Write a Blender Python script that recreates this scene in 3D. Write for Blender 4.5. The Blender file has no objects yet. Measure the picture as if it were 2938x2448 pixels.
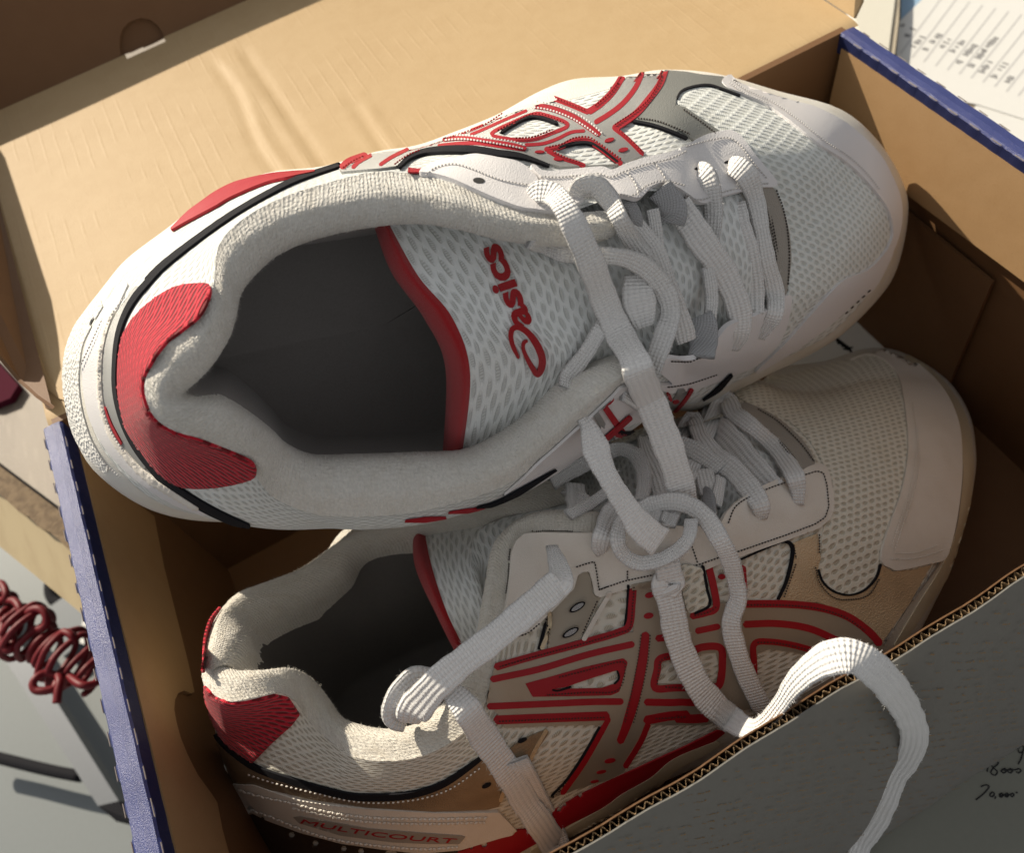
import bpy, bmesh, math, random
from mathutils import Vector, Matrix
from mathutils.bvhtree import BVHTree
from mathutils.geometry import delaunay_2d_cdt
random.seed(4)
SC = bpy.context.scene
COL = SC.collection
CM = 0.01
OX, OY = 16.5, 10.0          # scene origin = middle of the box floor; lengths below are centimetres from the box corner

# ------------------------------------------------------------------ camera
CAMC = Vector((10.28006174, -2.90753, 34.8559913))
ROWS = [Vector((0.8750778, -0.4544666, -0.16643005)), Vector((0.46852365, 0.70924842, 0.52673737)), Vector((-0.1213443, -0.53891259, 0.8335759))]
FPX = 2416.7153
def W(p): return Vector(((p[0]-OX)*CM, (p[1]-OY)*CM, p[2]*CM))
cd = bpy.data.cameras.new('camera'); cam = bpy.data.objects.new('camera', cd); COL.objects.link(cam)
cd.sensor_width = 36; cd.lens = FPX/2938*36; cd.clip_start = 0.01; cd.clip_end = 50
mw = Matrix.Identity(4)
for j in range(3):
    for i in range(3): mw[i][j] = ROWS[j][i]
mw.translation = W(CAMC)
cam.matrix_world = mw
cd.dof.use_dof = True; cd.dof.focus_distance = 0.235; cd.dof.aperture_fstop = 17
SC.camera = cam

# ------------------------------------------------------------------ light
SUN = Vector((0.60, -1.30, -1.0)).normalized()      # travel direction of the sunlight
wd = bpy.data.worlds.new('World'); SC.world = wd; wd.use_nodes = True
nt = wd.node_tree; sky = nt.nodes.new('ShaderNodeTexSky'); sky.sky_type = 'NISHITA'; sky.sun_disc = False
el = math.asin(-SUN.z); sky.sun_elevation = el
sky.sun_rotation = math.atan2(-SUN.x, -SUN.y)
sky.air_density = 1.0; sky.dust_density = 1.5; sky.ozone_density = 1.0
hs = nt.nodes.new('ShaderNodeHueSaturation'); hs.inputs['Saturation'].default_value = 0.06; hs.inputs['Value'].default_value = 0.80      # sky desaturated and dimmed for a neutral fill
nt.links.new(sky.outputs[0], hs.inputs['Color']); nt.links.new(hs.outputs[0], nt.nodes['Background'].inputs[0]); nt.nodes['Background'].inputs[1].default_value = 0.10
sl = bpy.data.lights.new('sun', 'SUN'); so = bpy.data.objects.new('sun', sl); COL.objects.link(so)
sl.energy = 4.3; sl.angle = math.radians(0.6); sl.color = (1.0, 0.89, 0.72)
so.rotation_euler = SUN.to_track_quat('-Z', 'Y').to_euler()
SC.view_settings.view_transform = 'Standard'; SC.view_settings.look = 'None'
SC.view_settings.exposure = 0.50; SC.view_settings.gamma = 1

# ------------------------------------------------------------------ picture rays -> places in the box (centimetres)
OFF = {'1':(0,0,2.1),'2':(970,0,2.1),'3':(1938,0,2.1),'4':(0,800,2.1),'5':(970,800,2.1),'6':(1938,800,2.1),'7':(0,1618,2.1),'8':(970,1618,2.1),'9':(1938,1618,2.1),
 'a':(1500,430,2.625),'b':(1600,1050,2.625),'d':(1380,1350,3.387),'e':(0,1050,4.2),'f':(0,1600,4.2),'g':(0,2033,4.2),'h':(2438,0,4.2),'i':(600,2033,2.625)}
def P(s, raw=False):
    out = []; o = OFF['1']
    for t in s.split():
        if ':' in t: k, t = t.split(':'); o = OFF[k]
        v = [float(x) for x in t.split(',')]
        q = (o[0]+v[0]/o[2], o[1]+v[1]/o[2])
        out.append((q,)+tuple(v[2:])+((o[2],) if raw else ()))
    return out
def PX(s): return [t[0] for t in P(s)]
def ray(q):
    x, y = (q[0]-1469)/FPX, -(q[1]-1224)/FPX
    return (ROWS[0]*x+ROWS[1]*y-ROWS[2])
def onplane(q, p0, n):
    d = ray(q); return CAMC+d*((Vector(p0)-CAMC).dot(n)/d.dot(n))
def atz(q, z): return onplane(q, (0,0,z), Vector((0,0,1)))
def atx(q, x): return onplane(q, (x,0,0), Vector((1,0,0)))
def aty(q, y): return onplane(q, (0,y,0), Vector((0,1,0)))
def proj(p):
    v = Vector(p)-CAMC; z = -v.dot(ROWS[2]); return (1469+FPX*v.dot(ROWS[0])/z, 1224-FPX*v.dot(ROWS[1])/z)

# ------------------------------------------------------------------ objects
class Root:
    pass
def mesh_obj(name, verts, faces, mat, parent=None, smooth=True, uv=None, kind=None, label=None, mats=None, fm=None):
    me = bpy.data.meshes.new(name)
    org = parent['_o'] if parent is not None and '_o' in parent else (OX, OY, 0)
    me.from_pydata([((v[0]-org[0])*CM, (v[1]-org[1])*CM, (v[2]-org[2])*CM) for v in verts], [], faces)
    if smooth:
        for p in me.polygons: p.use_smooth = True
    if uv:
        l = me.uv_layers.new(name='UVMap')
        for lp in me.loops: l.data[lp.index].uv = uv[lp.vertex_index]
    me.materials.append(mat)
    for m in (mats or []): me.materials.append(m)
    if fm:
        for p, k in zip(me.polygons, fm): p.material_index = k
    o = bpy.data.objects.new(name, me); COL.objects.link(o)
    if parent is not None:
        o.parent = parent; o['_o'] = org
    if kind: o['kind'] = kind
    if label: o['label'] = label
    return o
def thing(name, label, cat, at, group=None):
    o = bpy.data.objects.new(name, None); COL.objects.link(o); o.location = W(at); o.empty_display_size = 0.01
    o['label'] = label; o['category'] = cat; o['_o'] = tuple(at)
    if group: o['group'] = group
    return o
def tag(o, label, cat, group=None, kind=None):
    if label: o['label'] = label
    if cat: o['category'] = cat
    if group: o['group'] = group
    if kind: o['kind'] = kind
    return o

# ------------------------------------------------------------------ materials
class N:
    def __init__(s, t, o): s.t = t; s.o = o
    def _m(s, op, b=None, c=None):
        n = s.t.nodes.new('ShaderNodeMath'); n.operation = op
        for i, x in enumerate((s, b, c)):
            if x is None: continue
            if isinstance(x, N): s.t.links.new(x.o, n.inputs[i])
            else: n.inputs[i].default_value = x
        return N(s.t, n.outputs[0])
    def __add__(s, b): return s._m('ADD', b)
    def __sub__(s, b): return s._m('SUBTRACT', b)
    def __mul__(s, b): return s._m('MULTIPLY', b)
    def __truediv__(s, b): return s._m('DIVIDE', b)
    def f(s, op, b=None, c=None): return s._m(op, b, c)
    def step(s, a, b):
        n = s.t.nodes.new('ShaderNodeMapRange'); n.interpolation_type = 'SMOOTHSTEP'
        s.t.links.new(s.o, n.inputs[0]); n.inputs[1].default_value = a; n.inputs[2].default_value = b
        return N(s.t, n.outputs[0])
class Mat:
    def __init__(s, name, col, rough=0.6, spec=0.3, metal=0.0, coords='OBJ', sheen=0.0):
        s.m = bpy.data.materials.new(name); s.m.use_nodes = True; s.t = s.m.node_tree
        s.b = s.t.nodes['Principled BSDF']; s.b.inputs['Base Color'].default_value = (*col, 1)
        s.b.inputs['Roughness'].default_value = rough; s.b.inputs['Specular IOR Level'].default_value = spec
        s.b.inputs['Metallic'].default_value = metal
        if sheen:
            s.b.inputs['Sheen Weight'].default_value = sheen; s.b.inputs['Sheen Roughness'].default_value = 0.5
        s.col = N(s.t, None); s.c = col
        tc = s.t.nodes.new('ShaderNodeTexCoord'); mp = s.t.nodes.new('ShaderNodeMapping')
        s.t.links.new(tc.outputs['UV' if coords == 'UV' else 'Object'], mp.inputs[0])
        k = 1 if coords == 'UV' else 100
        mp.inputs['Scale'].default_value = (k, k, k)
        s.v = mp.outputs[0]; s.cur = None; s.h = None
    def xyz(s):
        n = s.t.nodes.new('ShaderNodeSeparateXYZ'); s.t.links.new(s.v, n.inputs[0]); return [N(s.t, o) for o in n.outputs]
    def noise(s, scale, detail=3, stretch=None, rough=0.55, dist=0.0):
        v = s.v
        if stretch:
            mp = s.t.nodes.new('ShaderNodeMapping'); mp.inputs['Scale'].default_value = stretch; s.t.links.new(v, mp.inputs[0]); v = mp.outputs[0]
        n = s.t.nodes.new('ShaderNodeTexNoise'); n.inputs['Scale'].default_value = scale; n.inputs['Detail'].default_value = detail
        n.inputs['Roughness'].default_value = rough; n.inputs['Distortion'].default_value = dist
        s.t.links.new(v, n.inputs[0]); return N(s.t, n.outputs[0])
    def voro(s, scale, feature='F1'):
        n = s.t.nodes.new('ShaderNodeTexVoronoi'); n.inputs['Scale'].default_value = scale; n.feature = feature
        s.t.links.new(s.v, n.inputs[0]); return N(s.t, n.outputs[0])
    def mix(s, fac, col):
        n = s.t.nodes.new('ShaderNodeMix'); n.data_type = 'RGBA'
        if isinstance(fac, N): s.t.links.new(fac.o, n.inputs['Factor'])
        else: n.inputs['Factor'].default_value = fac
        a, b = n.inputs[6], n.inputs[7]
        if s.cur is None: a.default_value = (*s.c, 1)
        else: s.t.links.new(s.cur, a)
        b.default_value = (*col, 1); s.cur = n.outputs[2]; s.t.links.new(s.cur, s.b.inputs['Base Color'])
        return s
    def bump(s, h, dist=0.02, strength=1.0):      # dist in cm
        n = s.t.nodes.new('ShaderNodeBump'); n.inputs['Strength'].default_value = strength; n.inputs['Distance'].default_value = dist*CM
        s.t.links.new(h.o, n.inputs['Height'])
        if s.h is not None: s.t.links.new(s.h, n.inputs['Normal'])
        s.h = n.outputs[0]; s.t.links.new(s.h, s.b.inputs['Normal']); return s
    def rough(s, n):
        s.t.links.new(n.o, s.b.inputs['Roughness']); return s

def knit(name, col, hole, su=0.42, sv=0.21, depth=0.034, hw=0.33, hh=0.26, lines=True):
    m = Mat(name, col, 0.75, 0.25, coords='UV', sheen=0.15)
    wob = m.noise(1.6, 1)
    x, y, z = m.xyz()
    x = x+(wob-0.5)*0.25; y = y+(wob-0.5)*0.12
    v = y/sv; row = v.f('FLOOR'); par = row.f('MODULO', 2.0).f('ABSOLUTE')
    u = x/su+par*0.5
    fu = u.f('FRACT')-0.5; fv = v.f('FRACT')-0.5
    d = (fu/hw).f('POWER', 2.0)+(fv/hh).f('POWER', 2.0)
    d = d+(m.noise(18, 2)-0.5)*0.5
    mask = d.step(1.05, 0.6)
    if lines:
        ln = (x*(6.2832/0.045)+y*40.0).f('SINE')
        lm = ln.step(-0.6, 0.5)
        hm = mask*(lm*0.6+0.4)
    else: hm = mask
    dirt = m.noise(0.8, 3).step(0.45, 0.75)
    m.mix(dirt*0.16, (col[0]*0.8, col[1]*0.72, col[2]*0.55))
    m.mix(hm, hole)
    fine = m.noise(45, 2)
    th = (x*(6.2832/0.05)-y*60.0).f('SINE')
    m.bump(d.step(0.4, 2.0)*1.0+fine*0.12+th*0.05, depth)
    return m.m
def leather(name, col, rough=0.45, grain=0.012, dirt=None):
    m = Mat(name, col, rough, 0.35)
    if dirt: m.mix(m.noise(0.7, 4).step(0.4, 0.8)*0.35, dirt)
    m.mix(m.noise(22, 3)*0.12, tuple(c*0.8 for c in col))
    m.bump(m.voro(26)*0.7+m.noise(40, 3)*0.5, grain); return m.m
def terry(name, col, dark):
    m = Mat(name, col, 0.95, 0.1, coords='UV', sheen=0.3)
    x, y, z = m.xyz()
    wob = m.noise(3.0, 2)
    rib = ((x+wob*0.10)*(6.2832/0.11)).f('SINE'); loop = ((y+wob*0.08)*(6.2832/0.10)).f('SINE')
    n = m.noise(14, 3); n2 = m.noise(2.2, 4)
    m.mix(n2.step(0.42, 0.72)*0.35, dark)
    m.mix(n.step(0.62, 0.4)*0.35, tuple(c*0.72 for c in col))
    m.bump(rib*0.14+loop*0.05+m.noise(12, 3)*1.0+n*0.5, 0.045); return m.m
def fabric(name, col, period=0.05, depth=0.01, rough=0.8, coords='UV', dark=None, nz=0.25, sheen=0.2):
    m = Mat(name, col, rough, 0.2, coords=coords, sheen=sheen)
    x, y, z = m.xyz()
    a = (x*(6.2832/period)+y*(6.2832/period)*0.5).f('SINE'); b = (y*(6.2832/period)-x*(6.2832/period)*0.5).f('SINE')
    w = a*b
    m.mix(w.step(0.2, -0.9)*nz, tuple(c*0.55 for c in col))
    if dark: m.mix(m.noise(0.9, 4).step(0.45, 0.8)*0.3, dark)
    m.bump(w*0.7+m.noise(40, 2)*0.6, depth); return m.m
def plain(name, col, rough=0.5, spec=0.3, metal=0.0, nsc=8, var=0.2, bmp=0.0, sheen=0):
    m = Mat(name, col, rough, spec, metal, sheen=sheen)
    n = m.noise(nsc, 4); m.mix(n*var*2, tuple(c*0.6 for c in col))
    if bmp: m.bump(m.noise(nsc*3, 4), bmp)
    return m.m
def kraft(name, col, flute=None):
    m = Mat(name, col, 0.62, 0.35)
    n = m.noise(1.1, 4); f = m.noise(26, 4, (1, 0.35, 1)); sp = m.noise(60, 2)
    m.mix(n.step(0.35, 0.7)*0.22, (col[0]*0.82, col[1]*0.76, col[2]*0.66))
    m.mix(f.step(0.52, 0.75)*0.3, (col[0]*0.72, col[1]*0.66, col[2]*0.56))
    m.mix(sp.step(0.62, 0.75)*0.25, (min(1,col[0]*1.3), min(1,col[1]*1.35), min(1,col[2]*1.5)))
    h = f*0.5+n*0.8
    if flute:
        x, y, z = m.xyz()
        t = (x if flute == 'x' else y if flute == 'y' else z)
        w = ((t+m.noise(0.6, 2)*0.15)*(6.2832/0.62)).f('SINE')
        h = h+w.step(0.75, 1.0)*m.noise(0.30, 3).step(0.42, 0.60)*0.40
    m.bump(h, 0.012); return m.m
KR = (0.475, 0.34, 0.185)
M = dict(
 kraft=kraft('kraft_board', KR, 'x'), kraft_shaded=kraft('kraft_shaded_wall', (0.16, 0.082, 0.036), None), kraft_flap=kraft('kraft_flap', (0.33, 0.205, 0.10), None), flute=kraft('kraft_flute', (0.28, 0.19, 0.105)),  # lid's board again: interior shade darkened into wall colour, less into the flaps
 liner=kraft('kraft_liner', (0.62, 0.48, 0.30)),
 knit=knit('white_knit', (0.74, 0.76, 0.74), (0.43, 0.44, 0.41)), knit_l=knit('bounce_tinted_knit', (0.77, 0.745, 0.66), (0.42, 0.38, 0.29)), knit_big=knit('white_vamp_knit', (0.72, 0.745, 0.72), (0.46, 0.48, 0.44), 0.40, 0.20),  # knit_l: white knit, warm bounced light tinted in for the lower shoe
 knit_low=knit('bounce_tinted_vamp_knit', (0.78, 0.755, 0.66), (0.40, 0.37, 0.28), 0.38, 0.20),  # lower vamp: same white knit, bounced warmth put into its colour
 tongue=knit('tongue_knit', (0.78, 0.80, 0.79), (0.50, 0.51, 0.49), 0.46, 0.21),
 redknit=knit('red_heel_knit', (0.52, 0.012, 0.03), (0.16, 0.004, 0.008), 0.40, 0.16, 0.05, 0.45, 0.25, False),
 leather=leather('white_leather', (0.78, 0.76, 0.76), 0.42), leather_low=leather('warm_tinted_leather', (0.79, 0.74, 0.67), 0.45, dirt=(0.6, 0.52, 0.42)),  # leather_low: on the lower shoe its warmth stands for bounced light
 rubber=leather('cream_rubber', (0.76, 0.74, 0.68), 0.5, 0.02, dirt=(0.6, 0.52, 0.36)),
 dark_hole=plain('eyelet_shadow', (0.05, 0.048, 0.046), 0.9), bronze_dark=plain('dark_bronze', (0.075, 0.055, 0.042), 0.4, 0.4, 0.3, 14, 0.3, 0.01), printed=plain('grey_printed_board', (0.215, 0.205, 0.185), 0.6, 0.25, nsc=5, var=0.12), cream=leather('yellowed_rubber', (0.72, 0.65, 0.49), 0.45, 0.012, dirt=(0.55, 0.44, 0.27)), cut_edge=kraft('worn_cut_edge', (0.22, 0.19, 0.18)), insole=plain('insole_cloth', (0.17, 0.17, 0.175), 0.95, 0.1, nsc=18, var=0.3, bmp=0.01), heelrub=None, terry=terry('terry_lining', (0.74, 0.72, 0.67), (0.60, 0.55, 0.46)), terry_l=terry('bounce_tinted_terry', (0.73, 0.695, 0.62), (0.56, 0.49, 0.38)),  # terry_l: warm bounced light tinted into the white terry
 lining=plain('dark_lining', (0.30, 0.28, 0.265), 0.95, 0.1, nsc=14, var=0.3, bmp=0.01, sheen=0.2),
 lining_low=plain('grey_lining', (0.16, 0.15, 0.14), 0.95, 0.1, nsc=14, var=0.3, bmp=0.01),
 silver=None, red=None, lace=None,
 grey=leather('grey_suede', (0.22, 0.225, 0.21), 0.6, 0.015), trim=leather('taupe_suede', (0.36, 0.33, 0.29), 0.85, 0.02),
 black=plain('black_binding', (0.012, 0.012, 0.016), 0.85, 0.2, nsc=20, var=0.4, bmp=0.02),
 redfab=plain('red_binding', (0.50, 0.012, 0.018), 0.85, 0.15, nsc=20, var=0.3, bmp=0.04, sheen=0.3),
 thread=plain('white_thread', (0.66, 0.64, 0.62), 0.8, 0.2, nsc=30), dthread=plain('dark_thread', (0.055, 0.045, 0.04), 0.8, 0.2, nsc=30), rthread=plain('red_thread', (0.30, 0.008, 0.012), 0.7, 0.2, nsc=30),
 webbing=fabric('grey_webbing', (0.47, 0.47, 0.48), 0.09, 0.02, 0.7),
 navy=plain('navy_print', (0.012, 0.018, 0.075), 0.55, 0.3, nsc=30, var=0.3, bmp=0.008),
)
mb = Mat('blue_print', (0.022, 0.036, 0.165), 0.36, 0.7); mb.mix(mb.noise(40, 4).step(0.45, 0.7)*0.35, (0.12, 0.12, 0.30)); mb.mix(mb.noise(1.1, 4).step(0.5, 0.75)*0.35, (0.012, 0.02, 0.12)); mb.bump(mb.noise(38, 3), 0.02); M['blue'] = mb.m  # pale mottling: worn print, with the rim's glare lightened in
ms = Mat('silver_fabric', (0.36, 0.365, 0.355), 0.45, 0.5, 0.3, coords='UV'); x, y, z = ms.xyz()
w_ = ((x*1.0+y*0.7)*(6.2832/0.035)).f('SINE'); ms.mix(w_.step(0.0, 1.0)*0.25, (0.32, 0.32, 0.31)); ms.mix(ms.noise(30, 2)*0.3, (0.38, 0.37, 0.35)); ms.bump(w_*0.6+ms.noise(40, 2), 0.008); M['silver'] = ms.m
msl = Mat('bounce_tinted_silver', (0.53, 0.47, 0.38), 0.36, 0.5, 0.45, coords='UV'); x, y, z = msl.xyz(); w_ = ((x*1.0+y*0.7)*(6.2832/0.035)).f('SINE'); msl.mix(w_.step(0.0, 1.0)*0.25, (0.30, 0.25, 0.19)); msl.bump(w_*0.6+msl.noise(40, 2), 0.008); M['silver_l'] = msl.m  # silver fabric of the lower shoe, warm bounced light put into its colour
mg = Mat('champagne_leather', (0.66, 0.54, 0.37), 0.34, 0.5, 0.55); mg.mix(mg.noise(1.2, 3).step(0.35, 0.7)*0.3, (0.46, 0.36, 0.23)); mg.bump(mg.voro(22)+mg.noise(40, 2)*0.5, 0.012); M['gold'] = mg.m
mz = Mat('bronze_leather', (0.33, 0.25, 0.165), 0.33, 0.5, 0.5); mz.mix(mz.noise(1.2, 3).step(0.35, 0.7)*0.4, (0.15, 0.11, 0.075)); mz.bump(mz.voro(22)+mz.noise(40, 2)*0.5, 0.012); M['bronze'] = mz.m
mr = Mat('red_print', (0.38, 0.008, 0.018), 0.5, 0.35); mr.mix(mr.noise(12, 3)*0.35, (0.30, 0.006, 0.012)); mr.bump(mr.noise(50, 2), 0.006); M['red'] = mr.m
ml = Mat('cotton_lace', (0.88, 0.865, 0.845), 0.9, 0.1, coords='UV', sheen=0.35); x, y, z = ml.xyz()
wv = ((x*(6.2832/0.19)+y*(6.2832/0.19)).f('SINE'))*((x*(6.2832/0.19)-y*(6.2832/0.19)).f('SINE'))
ml.mix(wv.step(0.1, -0.8)*0.22, (0.62, 0.61, 0.61)); ml.mix(ml.noise(0.7, 3).step(0.45, 0.8)*0.2, (0.70, 0.64, 0.56)); ml.bump(wv*0.8+ml.noise(24, 3)*1.0, 0.028); M['lace'] = ml.m
mh = Mat('textured_rubber', (0.74, 0.73, 0.70), 0.45, 0.4); mh.bump(mh.voro(9), 0.06); mh.mix(mh.noise(2, 3)*0.2, (0.6, 0.57, 0.5)); M['heelrub'] = mh.m
# ------------------------------------------------------------------ curves and surfaces
def cr(p0, p1, p2, p3, t):
    return 0.5*((2*p1)+(p2-p0)*t+(2*p0-5*p1+4*p2-p3)*t*t+(3*p1-p0-3*p2+p3)*t*t*t)
def cr_list(pts, n, closed=False):
    out = []; m = len(pts)
    if closed:
        for i in range(m):
            for k in range(n): out.append(cr(pts[(i-1) % m], pts[i], pts[(i+1) % m], pts[(i+2) % m], k/n))
        return out
    q = [pts[0]*2-pts[1]]+list(pts)+[pts[-1]*2-pts[-2]]
    for i in range(1, m):
        for k in range(n): out.append(cr(q[i-1], q[i], q[i+1], q[i+2], k/n))
    out.append(pts[-1]); return out
def grid_surface(rows, ns, nr, closed):
    """rows: list of rows (each a list of Vectors round the loop) -> fine grid[row][col]"""
    fine = [cr_list(r, ns, closed) for r in rows]
    cols = [cr_list([f[j] for f in fine], nr) for j in range(len(fine[0]))]
    return [[cols[j][i] for j in range(len(cols))] for i in range(len(cols[0]))]
def grid_mesh(name, g, closed, mat, parent, cap=False, flip=False, jit=0.0, **kw):
    R, Cn = len(g), len(g[0]); v = []; uv = []
    vlen = [0.0]
    for i in range(1, R):
        vlen.append(vlen[-1]+sum((g[i][j]-g[i-1][j]).length for j in range(0, Cn, 8))/len(range(0, Cn, 8)))
    mid = g[R//2]; ul = [0.0]
    for j in range(1, Cn+1): ul.append(ul[-1]+(mid[j % Cn]-mid[j-1]).length)
    CC = Cn+1 if closed else Cn
    for i in range(R):
        for j in range(CC):
            p = g[i][j % Cn]
            v.append(p); uv.append((ul[j], vlen[i]))
    fs = []
    for i in range(R-1):
        for j in range(CC-1):
            a, b, c, d = i*CC+j, i*CC+j+1, (i+1)*CC+j+1, (i+1)*CC+j
            fs.append((a, b, c, d) if not flip else (d, c, b, a))
    if cap:
        k = len(v); cen = sum((Vector(p) for p in g[-1]), Vector())/Cn; v.append(cen); uv.append((0, 0))
        for j in range(CC-1):
            a, b = (R-1)*CC+j, (R-1)*CC+j+1
            fs.append((a, b, k) if not flip else (b, a, k))
    return mesh_obj(name, v, fs, mat, parent, uv=uv, **kw), v, fs
class Shoe:
    def __init__(s, o, l, w, u): s.o, s.l, s.w, s.u = o, l, w, u; s.V = []; s.F = []; s.bv = None; s.parts = {}
    def h(s, q, h): return onplane(q, s.o+s.u*h, s.u)
    def loc(s, p): d = p-s.o; return Vector((d.dot(s.l), d.dot(s.w), d.dot(s.u)))
    def pt(s, l, w, h): return s.o+s.l*l+s.w*w+s.u*h
    def add(s, v, f):
        k = len(s.V); s.V += [Vector(p) for p in v]; s.F += [tuple(i+k for i in q) for q in f]; s.bv = None
    def ready(s): s.bv = BVHTree.FromPolygons(s.V, s.F)
    def hit(s, q, toward=None, base=None):
        if s.bv is None: s.ready()
        bv = s.parts[base] if base else s.bv
        q0 = q; step = 0.05
        for k in range(60):
            d = ray(q).normalized(); r = bv.ray_cast(CAMC, d)
            if r[0] is not None:
                n = r[1]
                if n.dot(d) > 0: n = -n
                if k == 0: return r[0], n
                # just past the edge: carry the surface on along its tangent plane
                d0 = ray(q0).normalized(); den = d0.dot(n)
                if base and den < -0.30:
                    p = CAMC+d0*((r[0]-CAMC).dot(n)/den)
                    if (p-r[0]).length < 0.9: return p, n
                return r[0], n
            if toward is None: break
            v = Vector((toward[0]-q[0], toward[1]-q[1])); ln = v.length
            if ln < 3: break
            v *= min(1, 1.5/ln); q = (q[0]+v.x, q[1]+v.y)
        r = bv.find_nearest(CAMC+ray(q0).normalized()*22); n = r[1]
        return r[0], (-n if n.dot(ray(q0)) > 0 else n)
def parse_frame(sh, s, hdef):
    """'2:100,200,h' picture points at height h over the sole plane, '@l,w,h' points in the shoe's own axes"""
    out = []; o = OFF['1']
    for t in s.split():
        if t[0] == '@':
            out.append(sh.pt(*[float(x) for x in t[1:].split(',')])); continue
        if ':' in t: k, t = t.split(':'); o = OFF[k]
        v = [float(x) for x in t.split(',')]
        out.append(sh.h((o[0]+v[0]/o[2], o[1]+v[1]/o[2]), v[2] if len(v) > 2 else hdef))
    return out
def V2(p): return Vector((p[0], p[1]))
def dens(pts, step=7.0, closed=True, smooth=True):
    """picture polyline -> rounded and resampled"""
    q = [V2(p) for p in pts]
    if smooth and len(q) > 2: q = cr_list(q, 6, closed)
    if closed: q = q+[q[0]]
    out = [q[0]]; acc = 0.0
    for a, b in zip(q, q[1:]):
        L = (b-a).length
        if L < 1e-6: continue
        t = step-acc
        while t <= L:
            out.append(a+(b-a)*(t/L)); t += step
        acc = (acc+L) % step
    if closed:
        if (out[-1]-out[0]).length < step*0.5: out.pop()
    elif (out[-1]-q[-1]).length > step*0.3: out.append(q[-1])
    return out
def inpoly(p, poly):
    c = False; n = len(poly); x, y = p
    for i in range(n):
        a, b = poly[i], poly[i-1]
        if (a[1] > y) != (b[1] > y) and x < (b[0]-a[0])*(y-a[1])/(b[1]-a[1])+a[0]: c = not c
    return c
def drape(sh, name, outer, mat, off=0.05, thick=0.05, holes=(), parent=None, step=9.0, bstep=6.0, smooth=True, uvdir=(1, 0), puff=0.0, label=None, kind=None, base=None, add=False):
    """a thin piece of material laid on the shoe's surface, with a real edge"""
    par = parent or sh.root
    ob = dens(outer, bstep, True, smooth); hb = [dens(h, bstep, True, smooth) for h in holes]
    pts = list(ob); ed = [(i, (i+1) % len(ob)) for i in range(len(ob))]
    for h in hb:
        k = len(pts); pts += h; ed += [(k+i, k+(i+1) % len(h)) for i in range(len(h))]
    x0 = min(p.x for p in ob); x1 = max(p.x for p in ob); y0 = min(p.y for p in ob); y1 = max(p.y for p in ob)
    op = [tuple(p) for p in ob]; hp = [[tuple(p) for p in h] for h in hb]
    j = 0; y = y0+step/2; bd = [p for p in pts]
    while y < y1:
        x = x0+(step/2 if j % 2 else 0)
        while x < x1:
            if inpoly((x, y), op) and not any(inpoly((x, y), h) for h in hp): pts.append(Vector((x, y)))
            x += step
        y += step*0.87; j += 1
    r = delaunay_2d_cdt(pts, ed, [], 0, 1e-4)
    vs, fs = r[0], r[2]
    keep = []
    for f in fs:
        c = sum((vs[i] for i in f), Vector((0, 0)))/len(f)
        if inpoly(c, op) and not any(inpoly(c, h) for h in hp): keep.append(f)
    used = sorted({i for f in keep for i in f}); ix = {a: b for b, a in enumerate(used)}
    vs = [vs[i] for i in used]; keep = [tuple(ix[i] for i in f) for f in keep]
    if not keep: return None
    cen = sum(vs, Vector((0, 0)))/len(vs)
    H = [sh.hit(tuple(p), cen, base) for p in vs]
    na = sum((h[1] for h in H), Vector()).normalized()
    c0, n0 = min(H, key=lambda h: (Vector(proj(h[0]))-cen).length)
    # texture axes: direction uvdir of the picture, laid in the piece's mean plane
    e1 = ROWS[0]*uvdir[0]-ROWS[1]*uvdir[1]; e1 = (e1-na*e1.dot(na)).normalized(); e2 = na.cross(e1)
    # orientation
    a, b, c = keep[0][:3]
    area = (vs[b]-vs[a]).x*(vs[c]-vs[a]).y-(vs[b]-vs[a]).y*(vs[c]-vs[a]).x
    if area > 0: keep = [f[::-1] for f in keep]       # picture y runs down
    # smooth normals over neighbours, remove spikes
    nb = [[] for _ in vs]
    for f in keep:
        for i in range(len(f)): nb[f[i]].append(f[i-1]); nb[f[i-1]].append(f[i])
    nn = [h[1] for h in H]
    for _ in range(2): nn = [(nn[i]*1.0+sum((nn[k] for k in nb[i]), Vector())).normalized() if nb[i] else nn[i] for i in range(len(vs))]
    cnt = {}
    for f in keep:
        for i in range(len(f)):
            e = (f[i], f[(i+1) % len(f)]); cnt[e] = 1
    bed = [e for e in cnt if (e[1], e[0]) not in cnt]
    onb = {i for e in bed for i in e}
    top = []
    for i, h in enumerate(H):
        top.append(h[0]+nn[i]*(off+(0 if i in onb else puff)))
    V_ = list(top); uv = [((p-c0).dot(e1), (p-c0).dot(e2)) for p in top]; F_ = list(keep)
    mp = {}
    for i in onb:
        mp[i] = (len(V_), len(V_)+1)
        V_.append(top[i]); V_.append(top[i]-nn[i]*(thick+0.02)); uv += [uv[i], uv[i]]
    for a, b in bed: F_.append((mp[b][0], mp[a][0], mp[a][1], mp[b][1]))
    if add: sh.add(V_, F_)
    return mesh_obj(name, V_, F_, mat, par, uv=uv, label=label, kind=kind)
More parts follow.
